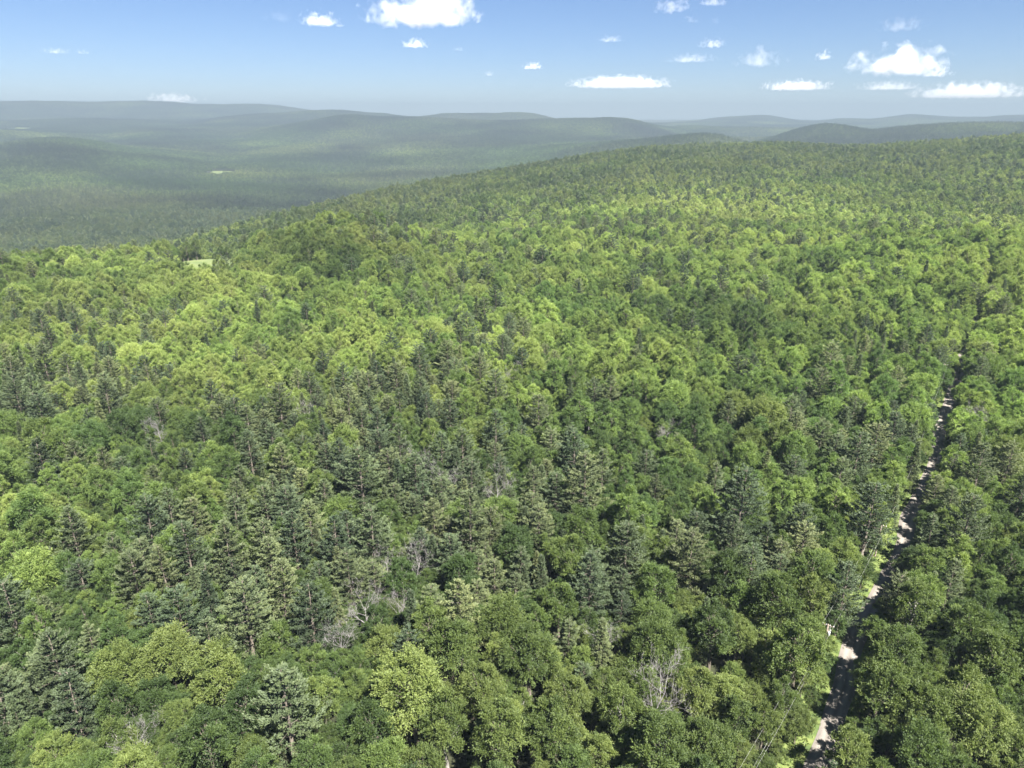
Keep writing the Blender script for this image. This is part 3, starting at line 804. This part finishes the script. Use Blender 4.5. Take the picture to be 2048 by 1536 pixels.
def tone(x, y):
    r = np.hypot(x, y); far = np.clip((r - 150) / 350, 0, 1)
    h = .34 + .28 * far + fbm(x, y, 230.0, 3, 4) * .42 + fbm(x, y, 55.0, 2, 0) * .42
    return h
# fill, near woods: a dart per candidate
cand = []
lim = math.radians(50)
xs = g.uniform(-340, 400, 165000); ys = g.uniform(35, NEAR_R + 20, 165000)
rr = np.hypot(xs, ys); aa = np.arctan2(xs, ys)
ok = (rr < NEAR_R + 15) & (rr > 48) & (np.abs(aa) < np.where(rr < 260, lim, math.radians(42)))
xs, ys, rr = xs[ok], ys[ok], rr[ok]
zs = height(xs, ys); us, vs, ds = project(xs, ys, zs + 13)
pp_ = pine_share(xs, ys, us, vs, rr); tn_ = tone(xs, ys); tv_ = tval(xs, ys, us, vs); rs_ = road_side(xs, ys)
rnd = g.random((len(xs), 6))
gapl = np.clip(fbm(xs + 300, ys, 22.0, 2, 2) * 2.4 + .5, 0, 1)
gapn = np.clip(fbm(xs, ys, 26.0, 2, 3) * 2.2 + .45, 0, 1)
for i in range(len(xs)):
    side = rs_[i]
    isp = rnd[i, 0] < pp_[i]
    if isp:
        fam = 'spruce' if rnd[i, 1] < .22 else 'pine'; k = int(rnd[i, 2] * len(KINDS[fam])); s = .70 + .42 * rnd[i, 3]; R = 5.6 * s if fam == 'pine' else 3.9 * s
    else:
        fam = 'broad'; k = int(rnd[i, 2] * len(KINDS[fam])); s = .62 + .62 * rnd[i, 3] ** 1.4; R = 2 * KINDS[fam][k]['R'] * s * .70
    lo_l, lo_r = (2.2 + 3.4 * gapl[i], 2.6 + 4.4 * gapn[i]) if rr[i] < 385 else (2.2, 1.8)
    if rr[i] < 195: lo_l = 6.4
    if -lo_l - .35 * R < side < lo_r + .22 * R: continue
    if not can(xs[i], ys[i], R): continue
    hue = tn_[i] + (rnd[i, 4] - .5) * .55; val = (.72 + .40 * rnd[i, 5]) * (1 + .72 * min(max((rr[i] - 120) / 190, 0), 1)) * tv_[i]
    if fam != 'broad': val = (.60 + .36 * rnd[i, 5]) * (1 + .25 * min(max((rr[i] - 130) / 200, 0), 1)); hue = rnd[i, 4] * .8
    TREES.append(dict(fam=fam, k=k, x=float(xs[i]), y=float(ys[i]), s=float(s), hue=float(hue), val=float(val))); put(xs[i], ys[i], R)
UNDER = []
for i in g.permutation(len(xs))[:90000]:
    if (-4.6 if rr[i] < 345 else -2.4) < rs_[i] < (3.4 if rr[i] < 345 else 2.2): continue
    if not can(xs[i], ys[i], .8): continue
    s = .30 + .28 * rnd[i, 3]; put(xs[i], ys[i], 4.6)
    UNDER.append((float(xs[i]), float(ys[i]), s, tn_[i] + (rnd[i, 4] - .5) * .7, .75 + .4 * rnd[i, 5], int(rnd[i, 2] * 8)))
print('understory', len(UNDER))
ZN = height(np.array([t['x'] for t in TREES]), np.array([t['y'] for t in TREES]))
for t, z in zip(TREES, ZN):
    t['z'] = float(z)
    H = 16.0 if t['fam'] == 'dead' else KINDS[t['fam']][t['k']]['H']
    t['H'] = H * t['s']; t['u'], t['v'], t['d'] = (float(q) for q in project(t['x'], t['y'], z + t['H'] * .68))
    t['size'] = 4.5 * t['s'] * 1420 / t['d']
    t['in'] = (-25 < t['u'] < 2073) and (t['v'] - 6 * 1420 / t['d'] * .5 < 1536)
cnt = {f: sum(1 for t in TREES if t['fam'] == f) for f in ('broad', 'pine', 'spruce', 'dead')}
print('near woods', cnt)

# ------------------------------------------------------------------ the trees that are objects of their own
def pick(fams, n):
    c = sorted([t for t in TREES if t['fam'] in fams and t['in']], key=lambda t: t['d'])
    for t in c[:n]: t['own'] = True
    return c[:n]
own_b = pick(('broad',), 298); own_p = pick(('pine',), 298); own_s = pick(('spruce',), 298); own_d = [t for t in TREES if t['fam'] == 'dead']
LAND = [(t['x'], t['y'], t['phrase']) for t in own_d]
for (u, v, ph, lift) in [(825, 1352, 'the big pale dome-shaped leafy tree', 12), (572, 1409, 'the broad blue-grey bottom pine', 13), (1678, 1330, 'the utility pole', 5), (1425, 935, 'the small lime green leafy tree mid slope', 11),
                         (1530, 825, 'the pale round-topped leafy trees', 12), (105, 1500, 'the bright lime tree at bottom left', 11), (1180, 1175, 'the tall brown-skirted pine', 12), (1900, 1150, 'the wide pine beyond the road', 13),
                         (85, 925, 'the layered pine on the left slope', 13), (725, 960, 'the pale-tipped pine of the pine slope', 13), (26, 1222, 'the tall pine at the left edge', 13), (1480, 1010, 'the flat wide pine mid lot', 13),
                         (1740, 1030, 'the tall dark pine beside the road', 13), (435, 1345, 'the yellow-topped leafy tree beside the pines', 12), (1930, 1370, 'the peaked leafy tree low on the right', 12), (300, 1060, 'the darkest pine of the left slope', 13),
                         (1250, 1100, 'the dark pine over the black hollow', 13), (1430, 1240, 'the pointed dark leafy tree', 12), (2010, 780, 'the round leafy trees past the road bend', 12), (1640, 720, 'the far end of the road corridor', 12),
                         (500, 760, 'the far pine slope', 12), (1250, 740, 'the far middle of the woods', 12), (60, 700, 'the far left slope', 12)]:
    x, y = ground_at(u, v, lift); LAND.append((float(x), float(y), ph))
LU = np.array([project(x, y, height(x, y) + 11)[:2] for x, y, _ in LAND], float)
ORD = ['nearest', 'second', 'third', 'fourth', 'fifth', 'sixth', 'seventh', 'eighth', 'ninth', 'tenth'] + ['%dth' % k for k in range(11, 60)]
SPECIAL = {}
def shade(t):
    h, v = t['hue'], t['val']
    if t['fam'] == 'broad':
        a = 'yellow-green' if h > .78 else 'fresh green' if h > .52 else 'mid green' if h > .3 else 'deep green'
        if v > 1.22: a = 'pale ' + a
    else:
        a = 'olive' if h > .55 else 'blue-green' if h > .25 else 'dark blue-green'
    return a
def give_labels(trees, noun):
    cells = {}
    for t in trees:
        d = np.hypot((LU[:, 0] - t['u']), (LU[:, 1] - t['v']) * 1.2) / (t['size'] * 3)
        for k in np.argsort(d):
            if d[k] > .12: break
        du = t['u'] - LU[k, 0]; dv = t['v'] - LU[k, 1]
        rel = ('right of' if du > 0 else 'left of') if abs(du) > abs(dv) * 1.1 else ('in front of' if dv > 0 else 'behind')
        cells.setdefault((int(k), rel), []).append((float(d[k]), id(t), t))
    for (k, rel), q in cells.items():
        q.sort(key=lambda w: w[0])
        for i, (_, _, t) in enumerate(q):
            sz = 'large' if t['s'] > 1.08 else 'small' if t['s'] < .82 else 'medium'
            t['label'] = '%s %s %s, %s %s %s' % (sz, shade(t), noun, ORD[i] + (' one' if noun == 'leafy tree' else ' ' + noun), rel, LAND[k][2])
            if len(t['label'].split()) > 16: t['label'] = '%s %s, %s %s %s' % (shade(t), noun, ORD[i], rel, LAND[k][2])
            if len(t['label'].split()) > 16: t['label'] = '%s, %s %s %s' % (noun, ORD[i], rel, LAND[k][2])
give_labels(own_b, 'leafy tree'); give_labels(own_p, 'pine'); give_labels(own_s, 'spruce')
for t in own_d: t['own'] = True
def place(t, i):
    fam = t['fam']
    name = {'broad': 'broadleaf_tree', 'pine': 'pine_tree', 'spruce': 'spruce_tree', 'dead': 'dead_tree'}[fam]
    o = bpy.data.objects.new(name, None); o.empty_display_size = 1.0; COL.objects.link(o)
    a = (i * 2.39996) % 6.283; s = t['s']; hz = .93 + .15 * ((i * 37) % 10) / 10
    o.location = (t['x'], t['y'], t['z']); o.rotation_euler = (((i * 13) % 7 - 3) * .008, ((i * 17) % 7 - 3) * .008, a); o.scale = (s, s, s * hz)
    tag(o, t['label'], {'broad': 'tree', 'pine': 'pine tree', 'spruce': 'spruce tree', 'dead': 'dead tree'}[fam],
        {'broad': 'broad-leaved trees of the woods', 'pine': 'pines of the woods', 'spruce': 'spruces of the woods', 'dead': 'bare dead trees among the woods'}[fam])
    if fam == 'dead':
        link('trunk', DEAD[t['k']][0], o); c = link('branches', DEAD[t['k']][1], o); return
    kd = KINDS[fam][t['k']]
    link('trunk', kd['trunk'], o); c = link('crown', kd['crown'], o); c['tint'] = [t['hue'], t['val'], 0.0]
for i, t in enumerate([t for t in TREES if t.get('own')]): place(t, i)

# ------------------------------------------------------------------ the rest of the woods
rest = [t for t in TREES if not t.get('own')]
fam_idx = {f: [i for i, q in enumerate(NEAR_INDEX) if q == f] for f in set(NEAR_INDEX)}
P = [(t['x'], t['y'], t['z']) for t in rest]; I = [fam_idx[t['fam']][t['k']] for t in rest]
S = [(t['s'],) * 3 for t in rest]; T = [(t['hue'], t['val'], 0) for t in rest]
Rr = [(0, 0, a) for a in g.uniform(0, 6.28, len(rest))]
P, I, S, T, Rr = (np.array(q, float) for q in (P, I, S, T, Rr))
UA = np.array(UNDER)
uz = height(UA[:, 0], UA[:, 1])
P = np.concatenate([P, np.stack([UA[:, 0], UA[:, 1], uz], -1)]); I = np.concatenate([I, UA[:, 5]]); S = np.concatenate([S, UA[:, [2, 2, 2]] * [1.15, 1.15, 1.0]])
T = np.concatenate([T, np.stack([UA[:, 3], UA[:, 4], UA[:, 3] * 0], -1)]); Rr = np.concatenate([Rr, np.stack([UA[:, 3] * 0, UA[:, 3] * 0, g.uniform(0, 6.28, len(UA))], -1)])
def ring(r0, r1, step, lim_deg, mid):
    nr = int((r1 - r0) / step); out = []
    for k in range(nr):
        r = r0 + (k + .5) * step; n = int(2 * math.radians(lim_deg) * r / step)
        a = (np.arange(n) + .5) / n * 2 * math.radians(lim_deg) - math.radians(lim_deg)
        out.append(np.stack([a + g.uniform(-.42, .42, n) * step / r, r + g.uniform(-.45, .45, n) * step], -1))
    q = np.concatenate(out); x = q[:, 1] * np.sin(q[:, 0]); y = q[:, 1] * np.cos(q[:, 0])
    keep = ~in_clear(x, y, 1.0)
    near_road = np.hypot(x - np.interp(y, RY, RX), 0) < 25
    rsd = np.full(len(x), 99.0); rsd[near_road] = road_side(x[near_road], y[near_road]); keep &= ~((rsd > -2.5) & (rsd < 2.2))
    x, y = x[keep], y[keep]; z = height(x, y); r = np.hypot(x, y)
    u, v, d = project(x, y, z + 13)
    m = len(x); isp = g.random(m) < pine_share(x, y, u, v, r)
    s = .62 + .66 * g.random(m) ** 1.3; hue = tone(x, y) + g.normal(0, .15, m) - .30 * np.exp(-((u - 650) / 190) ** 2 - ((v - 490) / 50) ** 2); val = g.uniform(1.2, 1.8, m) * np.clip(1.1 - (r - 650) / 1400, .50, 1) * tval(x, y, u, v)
    hue = np.where(isp, g.uniform(0, .8, m), hue); val = np.where(isp, g.uniform(.7, 1.15, m), val)
    if mid: fb, fp = np.array(fam_idx['mid_b']), np.array(fam_idx['mid_p'])
    else: fb, fp = np.array(fam_idx['broad']), np.array(fam_idx['pine'] + fam_idx['spruce'])
    idx = np.where(isp, fp[g.integers(0, len(fp), m)], fb[g.integers(0, len(fb), m)])
    s3 = np.stack([s, s, s * g.uniform(.88, 1.12, m)], -1)
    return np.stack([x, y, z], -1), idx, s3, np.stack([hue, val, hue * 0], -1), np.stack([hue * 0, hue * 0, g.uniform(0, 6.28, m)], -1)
for args in ((NEAR_R + 15, 800, 5.7, 42, False), (800, 2050, 6.0, 40, True)):
    q = ring(*args)
    P, I, S, T, Rr = (np.concatenate([a, b]) for a, b in zip((P, I, S, T, Rr), q))
print('woods', len(P))
scatter_object('forest', P, Rr, S, I, T, NEAR_COL)

def far_blocks(r0, r1, step, lim_deg):
    out = []
    for k in range(int((r1 - r0) / step)):
        r = r0 + (k + .5) * step; n = int(2 * math.radians(lim_deg) * r / step)
        a = (np.arange(n) + .5) / n * 2 * math.radians(lim_deg) - math.radians(lim_deg)
        out.append(np.stack([a + g.uniform(-.1, .1, n) * step / r, r + g.uniform(-.08, .08, n) * step], -1))
    q = np.concatenate(out); x = q[:, 1] * np.sin(q[:, 0]); y = q[:, 1] * np.cos(q[:, 0])
    keep = ~in_clear(x, y, 1.25); x, y, q = x[keep], y[keep], q[keep]
    z = height(x, y); e = 25.0
    gx = (height(x + e, y) - height(x - e, y)) / (2 * e); gy = (height(x, y + e) - height(x, y - e)) / (2 * e)
    m = len(x); quarter = g.integers(0, 4, m) * (math.pi / 2)
    rot = []
    for i in range(m):
        nv = Vector((-gx[i], -gy[i], 1)).normalized()
        M = nv.to_track_quat('Z', 'Y').to_matrix() @ Matrix.Rotation(0, 3, 'Z')
        xa = Vector((math.cos(q[i, 0] * -1 + quarter[i]), math.sin(q[i, 0] * -1 + quarter[i]), 0)); xa = (xa - nv * xa.dot(nv)).normalized(); ya = nv.cross(xa)
        rot.append(tuple(Matrix((xa, ya, nv)).transposed().to_euler()))
    n1 = fbm(x, y, 420.0, 4, 1) * 1.3 + .5 + .15 * np.clip((z + 85) / 110, 0, 1)
    cls = np.where(n1 > .78, g.choice([4, 5], m), np.where(n1 > .60, g.choice([2, 7], m), np.where(n1 > .35, g.choice([1, 6], m), g.choice([0, 3], m))))
    hue = .26 + fbm(x, y, 500.0, 4, 4) * .9; val = (.66 + fbm(x, y, 300.0, 4, 5) * .65) * (1 - .42 * np.clip((z + 85) / 110, 0, 1))  # val falls with height: cloud shade on crests painted into tint, plus conifer tone
    sc_ = step / PATCH * 1.06
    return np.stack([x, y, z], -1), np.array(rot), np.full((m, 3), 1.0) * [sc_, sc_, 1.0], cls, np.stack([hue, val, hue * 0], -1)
qs = [far_blocks(2050, 6400, 60, 40), far_blocks(6400, 10400, 72, 40)]
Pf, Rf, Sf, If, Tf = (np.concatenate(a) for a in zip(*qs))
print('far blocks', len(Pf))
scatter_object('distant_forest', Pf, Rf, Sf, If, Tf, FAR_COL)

# ------------------------------------------------------------------ verge plants
def verge():
    g2 = np.random.default_rng(9)
    n = 26000
    k = g2.integers(0, len(RX), n); side = np.where(g2.random(n) < .62, g2.uniform(-7.6, -2.6, n), g2.uniform(2.7, 5.6, n))
    x = RX[k] + NX[k] * side + g2.normal(0, .5, n); y = RY[k] + NY[k] * side + g2.normal(0, .5, n)
    near = np.hypot(x, y) < 620; x, y, side = x[near], y[near], side[near]
    z = height(x, y) + .3
    tall = np.clip(np.abs(side) - 2.4, 0, 3.5) * .35 * (g2.random(len(x)) ** .7)
    P = np.stack([x, y, z + tall * g2.random(len(x)) + .12], -1)
    D = nrm(g2.normal(0, .8, P.shape) + np.array([0, 0, .7])); N = nrm(g2.normal(0, .6, P.shape) + np.array([0, 0, 1.0]))
    V = kites(P, D, N, g2.uniform(.35, .75, len(x)), g2.uniform(.2, .42, len(x)))
    o = link('roadside_undergrowth', mesh_np('roadside_undergrowth', V, quads_of(len(P)), [M_LEAF], {'leaf': np.repeat(g2.random(len(x)), 4)}))
    o['tint'] = [.7, .85, 0.0]; tag(o, kind='stuff')
verge()

# ------------------------------------------------------------------ utility poles and their wires
off_pole = -5.4
def road_at(u, v):
    x, y = ground_at(u, v); k = int(np.argmin((RX - x) ** 2 + (RY - y) ** 2)); return k
k0 = road_at(1700, 1352)
POLE_K = [k0 - 24, k0, k0 + 20, k0 + 40, k0 + 60, k0 + 80]
def pole_mesh():
    mb = MB(); mb.tube([(0, 0, -.6), (0, 0, 5), (0, 0, 10.6)], [.19, .165, .13], 10); return mb.mesh('pole_shaft', M_POLE)
def arm_mesh(w):
    mb = MB(); mb.box((0, .19, 0), (w, .06, .07)); return mb.mesh('crossarm', M_POLE, False)
def ins_mesh():
    mb = MB(); mb.tube([(0, 0, 0), (0, 0, .07), (0, 0, .12), (0, 0, .17), (0, 0, .24)], [.05, .09, .06, .085, .03], 8); return mb.mesh('insulator', M_PORC)
def can_mesh():
    mb = MB(); mb.tube([(0, 0, 0), (0, 0, .05), (0, 0, .85), (0, 0, .92)], [.24, .27, .27, .2], 12); return mb.mesh('transformer', M_METAL)
def brace_mesh():
    mb = MB()
    for s in (-1, 1): mb.tube([(s * .75, .16, -.04), (0, .14, -.75)], [.025, .025], 4)
    return mb.mesh('brace', M_METAL, False)
PM, AM, AM2, IM, TM, BM = pole_mesh(), arm_mesh(1.25), arm_mesh(.75), ins_mesh(), can_mesh(), brace_mesh()
heads = []
PL = ['wooden utility pole hidden below the bottom edge beside the gravel road', 'wooden utility pole with two crossarms and grey transformer beside the gravel road',
      'second wooden utility pole along the gravel road, beyond the transformer pole', 'third wooden utility pole along the gravel road among the roadside pines',
      'fourth wooden utility pole along the gravel road, near a tall dark pine', 'farthest wooden utility pole standing by the upper end of the gravel road']
for n_, k in enumerate(POLE_K):
    x = RX[k] + NX[k] * off_pole; y = RY[k] + NY[k] * off_pole; z = float(height(x, y))
    o = bpy.data.objects.new('utility_pole', None); COL.objects.link(o); o.location = (x, y, z)
    a = math.atan2(TY[k], TX[k]) - math.pi / 2; o.rotation_euler = (0, 0, a)
    tag(o, PL[n_], 'utility pole', 'utility poles along the gravel road')
    link('pole_shaft', PM, o)
    c = link('crossarm', AM, o, (0, 0, 10.1)); link('brace', BM, o, (0, 0, 10.1))
    for ix in (-1.1, -.35, .35, 1.1): link('insulator', IM, c, (ix, .19, .07))
    if n_ == 1:
        c2 = link('crossarm', AM2, o, (0, 0, 8.9))
        for ix in (-.6, .6): link('insulator', IM, c2, (ix, .19, .07))
        link('transformer', TM, o, (.42, -.05, 7.9))
    R2 = Matrix.Rotation(a, 3, 'Z'); heads.append([Vector((x, y, z)) + R2 @ Vector((ix, .19, 10.1 + .3)) for ix in (-1.1, 1.1)] + [Vector((x, y, z)) + R2 @ Vector((0, .2, 7.4))])
WL = ['outer bare power wire strung along the poles, side away from the road', 'power wire strung along the poles on the side next to the road', 'lower thicker telephone cable slung between the utility poles']
for w in range(3):
    mb = MB(); pts = []
    for a, b in zip(heads[:-1], heads[1:]):
        for t in np.linspace(0, 1, 9)[:-1]:
            p = a[w].lerp(b[w], t); p.z -= (1.1 if w < 2 else .8) * 4 * t * (1 - t); pts.append(p)
    pts.append(heads[-1][w])
    mb.tube(pts, [.011 if w < 2 else .015] * len(pts), 4)
    tag(link('power_line' if w < 2 else 'telephone_cable', mb.mesh('wire', M_WIRE)), WL[w], 'power line' if w < 2 else 'cable')

# ------------------------------------------------------------------ clouds
def cloud_mat():
    m, n, l = new_mat('cloud')
    out = n.new('ShaderNodeOutputMaterial')
    pv = n.new('ShaderNodeVolumePrincipled'); pv.inputs['Color'].default_value = (.90, .90, .92, 1); pv.inputs['Anisotropy'].default_value = 0.0
    tc = n.new('ShaderNodeTexCoord')
    oi = n.new('ShaderNodeAttribute'); oi.attribute_type = 'OBJECT'; oi.attribute_name = 'shape'
    sp = n.new('ShaderNodeSeparateXYZ'); l.new(oi.outputs['Vector'], sp.inputs[0])
    # object space runs -1..1 through the cloud; the noise keeps its proportions whatever the cloud's stretch
    sub = n.new('ShaderNodeSeparateXYZ'); l.new(tc.outputs['Object'], sub.inputs[0])
    zz = math_node(n, l, 'ADD', sub.outputs['Z'], 0.42)
    up = math_node(n, l, 'MAXIMUM', zz, 0.0); dn = math_node(n, l, 'MINIMUM', zz, 0.0)
    zq = math_node(n, l, 'ADD', math_node(n, l, 'MULTIPLY', up, 0.70), math_node(n, l, 'MULTIPLY', dn, 2.6))
    cb = n.new('ShaderNodeCombineXYZ'); l.new(sub.outputs['X'], cb.inputs[0]); l.new(sub.outputs['Y'], cb.inputs[1]); l.new(zq, cb.inputs[2])
    ln = n.new('ShaderNodeVectorMath'); ln.operation = 'LENGTH'; l.new(cb.outputs[0], ln.inputs[0])
    ap = n.new('ShaderNodeAttribute'); ap.attribute_type = 'OBJECT'; ap.attribute_name = 'proportion'
    mv = n.new('ShaderNodeVectorMath'); mv.operation = 'MULTIPLY'; l.new(tc.outputs['Object'], mv.inputs[0]); l.new(ap.outputs['Vector'], mv.inputs[1])
    sd = n.new('ShaderNodeVectorMath'); sd.operation = 'ADD'; l.new(mv.outputs[0], sd.inputs[0])
    cs_ = n.new('ShaderNodeCombineXYZ'); l.new(sp.outputs['Z'], cs_.inputs[0]); l.new(sp.outputs['Z'], cs_.inputs[1]); l.new(cs_.outputs[0], sd.inputs[1])
    no = n.new('ShaderNodeTexNoise'); no.inputs['Scale'].default_value = 1.25; no.inputs['Detail'].default_value = 6; no.inputs['Roughness'].default_value = .58
    no.inputs['Distortion'].default_value = .35
    l.new(sd.outputs[0], no.inputs['Vector'])
    d = math_node(n, l, 'ADD', math_node(n, l, 'MULTIPLY', math_node(n, l, 'SUBTRACT', no.outputs['Fac'], .5), 4.6), math_node(n, l, 'MULTIPLY', math_node(n, l, 'SUBTRACT', .55, ln.outputs['Value']), 1.5))
    d = math_node(n, l, 'ADD', d, sp.outputs['Y'])
    mr = n.new('ShaderNodeMapRange'); l.new(d, mr.inputs['Value']); mr.inputs['From Min'].default_value = 0.0; mr.inputs['From Max'].default_value = 1.3
    l.new(math_node(n, l, 'MULTIPLY', mr.outputs[0], sp.outputs['X']), pv.inputs['Density'])
    l.new(pv.outputs[0], out.inputs['Volume'])
    return m
M_CLOUD = cloud_mat()
CLOUDS = [  # u, v, width px, height px, range km, density, fullness, label
 (845, 22, 215, 66, 9, 1, .25, 'largest bright cumulus cloud, cut by the top edge left of centre'), (640, 38, 84, 34, 9, .8, .1, 'small solid cloud left of the largest cloud'),
 (556, 26, 70, 40, 9, .18, .0, 'thin wispy cloud leftmost of the three at the top left'), (830, 87, 56, 20, 12, .8, .15, 'small bright cloud just below the largest cumulus'),
 (345, 197, 96, 22, 24, .8, .2, 'low white cloud resting on the left mountain skyline'), (1243, 165, 190, 26, 22, 1, .25, 'long flat cloud above the middle skyline'),
 (1345, 12, 78, 30, 9, .5, .1, 'tattered cloud at the top edge right of centre'), (1425, 2, 60, 20, 9, .4, .1, 'cloud strip cut by the top edge beside the tattered cloud'),
 (1222, 77, 50, 16, 13, .4, .1, 'small faint cloud high above the long flat one'), (1065, 132, 46, 16, 17, .8, .15, 'little bright cloud above the central hills'),
 (1424, 86, 50, 22, 13, .6, .1, 'small slanting cloud above the twin faint streaks'), (1382, 116, 100, 20, 15, .35, .1, 'pale twin-lumped streak of cloud right of centre'),
 (1520, 115, 92, 42, 15, .55, .1, 'ragged grey-white cloud between streak and tiny round cloud'), (1648, 111, 30, 20, 15, .8, .2, 'tiny round cloud alone'),
 (1800, 48, 90, 30, 10, .3, .05, 'slanting wisp of cloud near the top right'), (1800, 122, 156, 58, 14, 1, .25, 'big heaped cumulus on the right'),
 (1868, 144, 60, 22, 17, .7, .15, 'small cloud tucked under the big heaped cumulus'), (1592, 171, 120, 22, 23, .9, .2, 'flat white cloud left of the big heaped cumulus, lower'),
 (1778, 171, 116, 20, 23, .5, .12, 'faint flat cloud directly below the heaped cumulus'), (1938, 182, 170, 30, 25, 1, .25, 'wide low cloud above the right mountain skyline'),
 (978, 147, 26, 12, 18, .4, .1, 'tiny faint puff left of the little bright cloud'), (112, 101, 46, 13, 14, .35, .1, 'left of two faint far left puffs'),
 (165, 103, 26, 10, 14, .3, .1, 'right of two faint far left puffs'), (917, 97, 30, 12, 13, .25, .1, 'faint puff right below the largest cumulus'),
 (1384, 37, 38, 20, 10, .25, .05, 'dim round wisp below the tattered top cloud'), (1432, 40, 26, 20, 10, .2, .05, 'fainter right-hand wisp below the tattered top cloud')]
cl_bm = None
def ellipsoid():
    V = []; Q = []; T = []
    nu, nv_ = 16, 8
    for j in range(1, nv_):
        for i in range(nu):
            a = 2 * math.pi * i / nu; b = math.pi * j / nv_
            V.append((1.12 * math.sin(b) * math.cos(a), 1.12 * math.sin(b) * math.sin(a), 1.12 * math.cos(b)))
    top = len(V); V += [(0, 0, 1.12), (0, 0, -1.12)]
    for j in range(nv_ - 2):
        for i in range(nu): Q.append((j * nu + i, (j + 1) * nu + i, (j + 1) * nu + (i + 1) % nu, j * nu + (i + 1) % nu))
    for i in range(nu):
        T.append((top, i, (i + 1) % nu)); T.append((top + 1, (nv_ - 2) * nu + (i + 1) % nu, (nv_ - 2) * nu + i))
    return mesh_np('cloud', V, np.array(Q), [M_CLOUD], tris=np.array(T))
CM = ellipsoid()
for n_, (u, v, w, h, km, den, full, lab) in enumerate(CLOUDS):
    dx, dy, dz = (float(q) for q in ray(u, v)); hh = math.hypot(dx, dy); R = km * 1000
    o = link('cloud', CM, None, (dx / hh * R, dy / hh * R, CAM_Z + dz / hh * R))
    rx = w * .5 / 1420 * R * 1.05; rz = h * .5 / 1420 * R * 1.0
    o.scale = (rx, max(rx * .7, rz), rz); o.rotation_euler = (0, 0, -math.atan2(dx, dy) + math.radians((n_ * 47) % 30 - 15))
    o['shape'] = [den * den * 1.9 / rz, full, n_ * 3.7]; o['proportion'] = [rx / rz, max(rx * .7, rz) / rz, 1.0]
    tag(o, lab, 'cloud', 'fair weather clouds')

# ------------------------------------------------------------------ haze
def haze():
    m, n, l = new_mat('haze')
    out = n.new('ShaderNodeOutputMaterial'); pv = n.new('ShaderNodeVolumePrincipled')
    pv.inputs['Color'].default_value = (.212, .270, .332, 1); pv.inputs['Density'].default_value = HAZE_D; pv.inputs['Anisotropy'].default_value = 0.0
    l.new(pv.outputs[0], out.inputs['Volume'])
    mb = MB(); lo, hi = -330.0, 296.0
    mb.box((0, 0, (lo + hi) / 2), (16500, 16500, (hi - lo) / 2))
    tag(link('haze', mb.mesh('haze', m, False)), kind='stuff')
HAZE_D = 0.00014
haze()
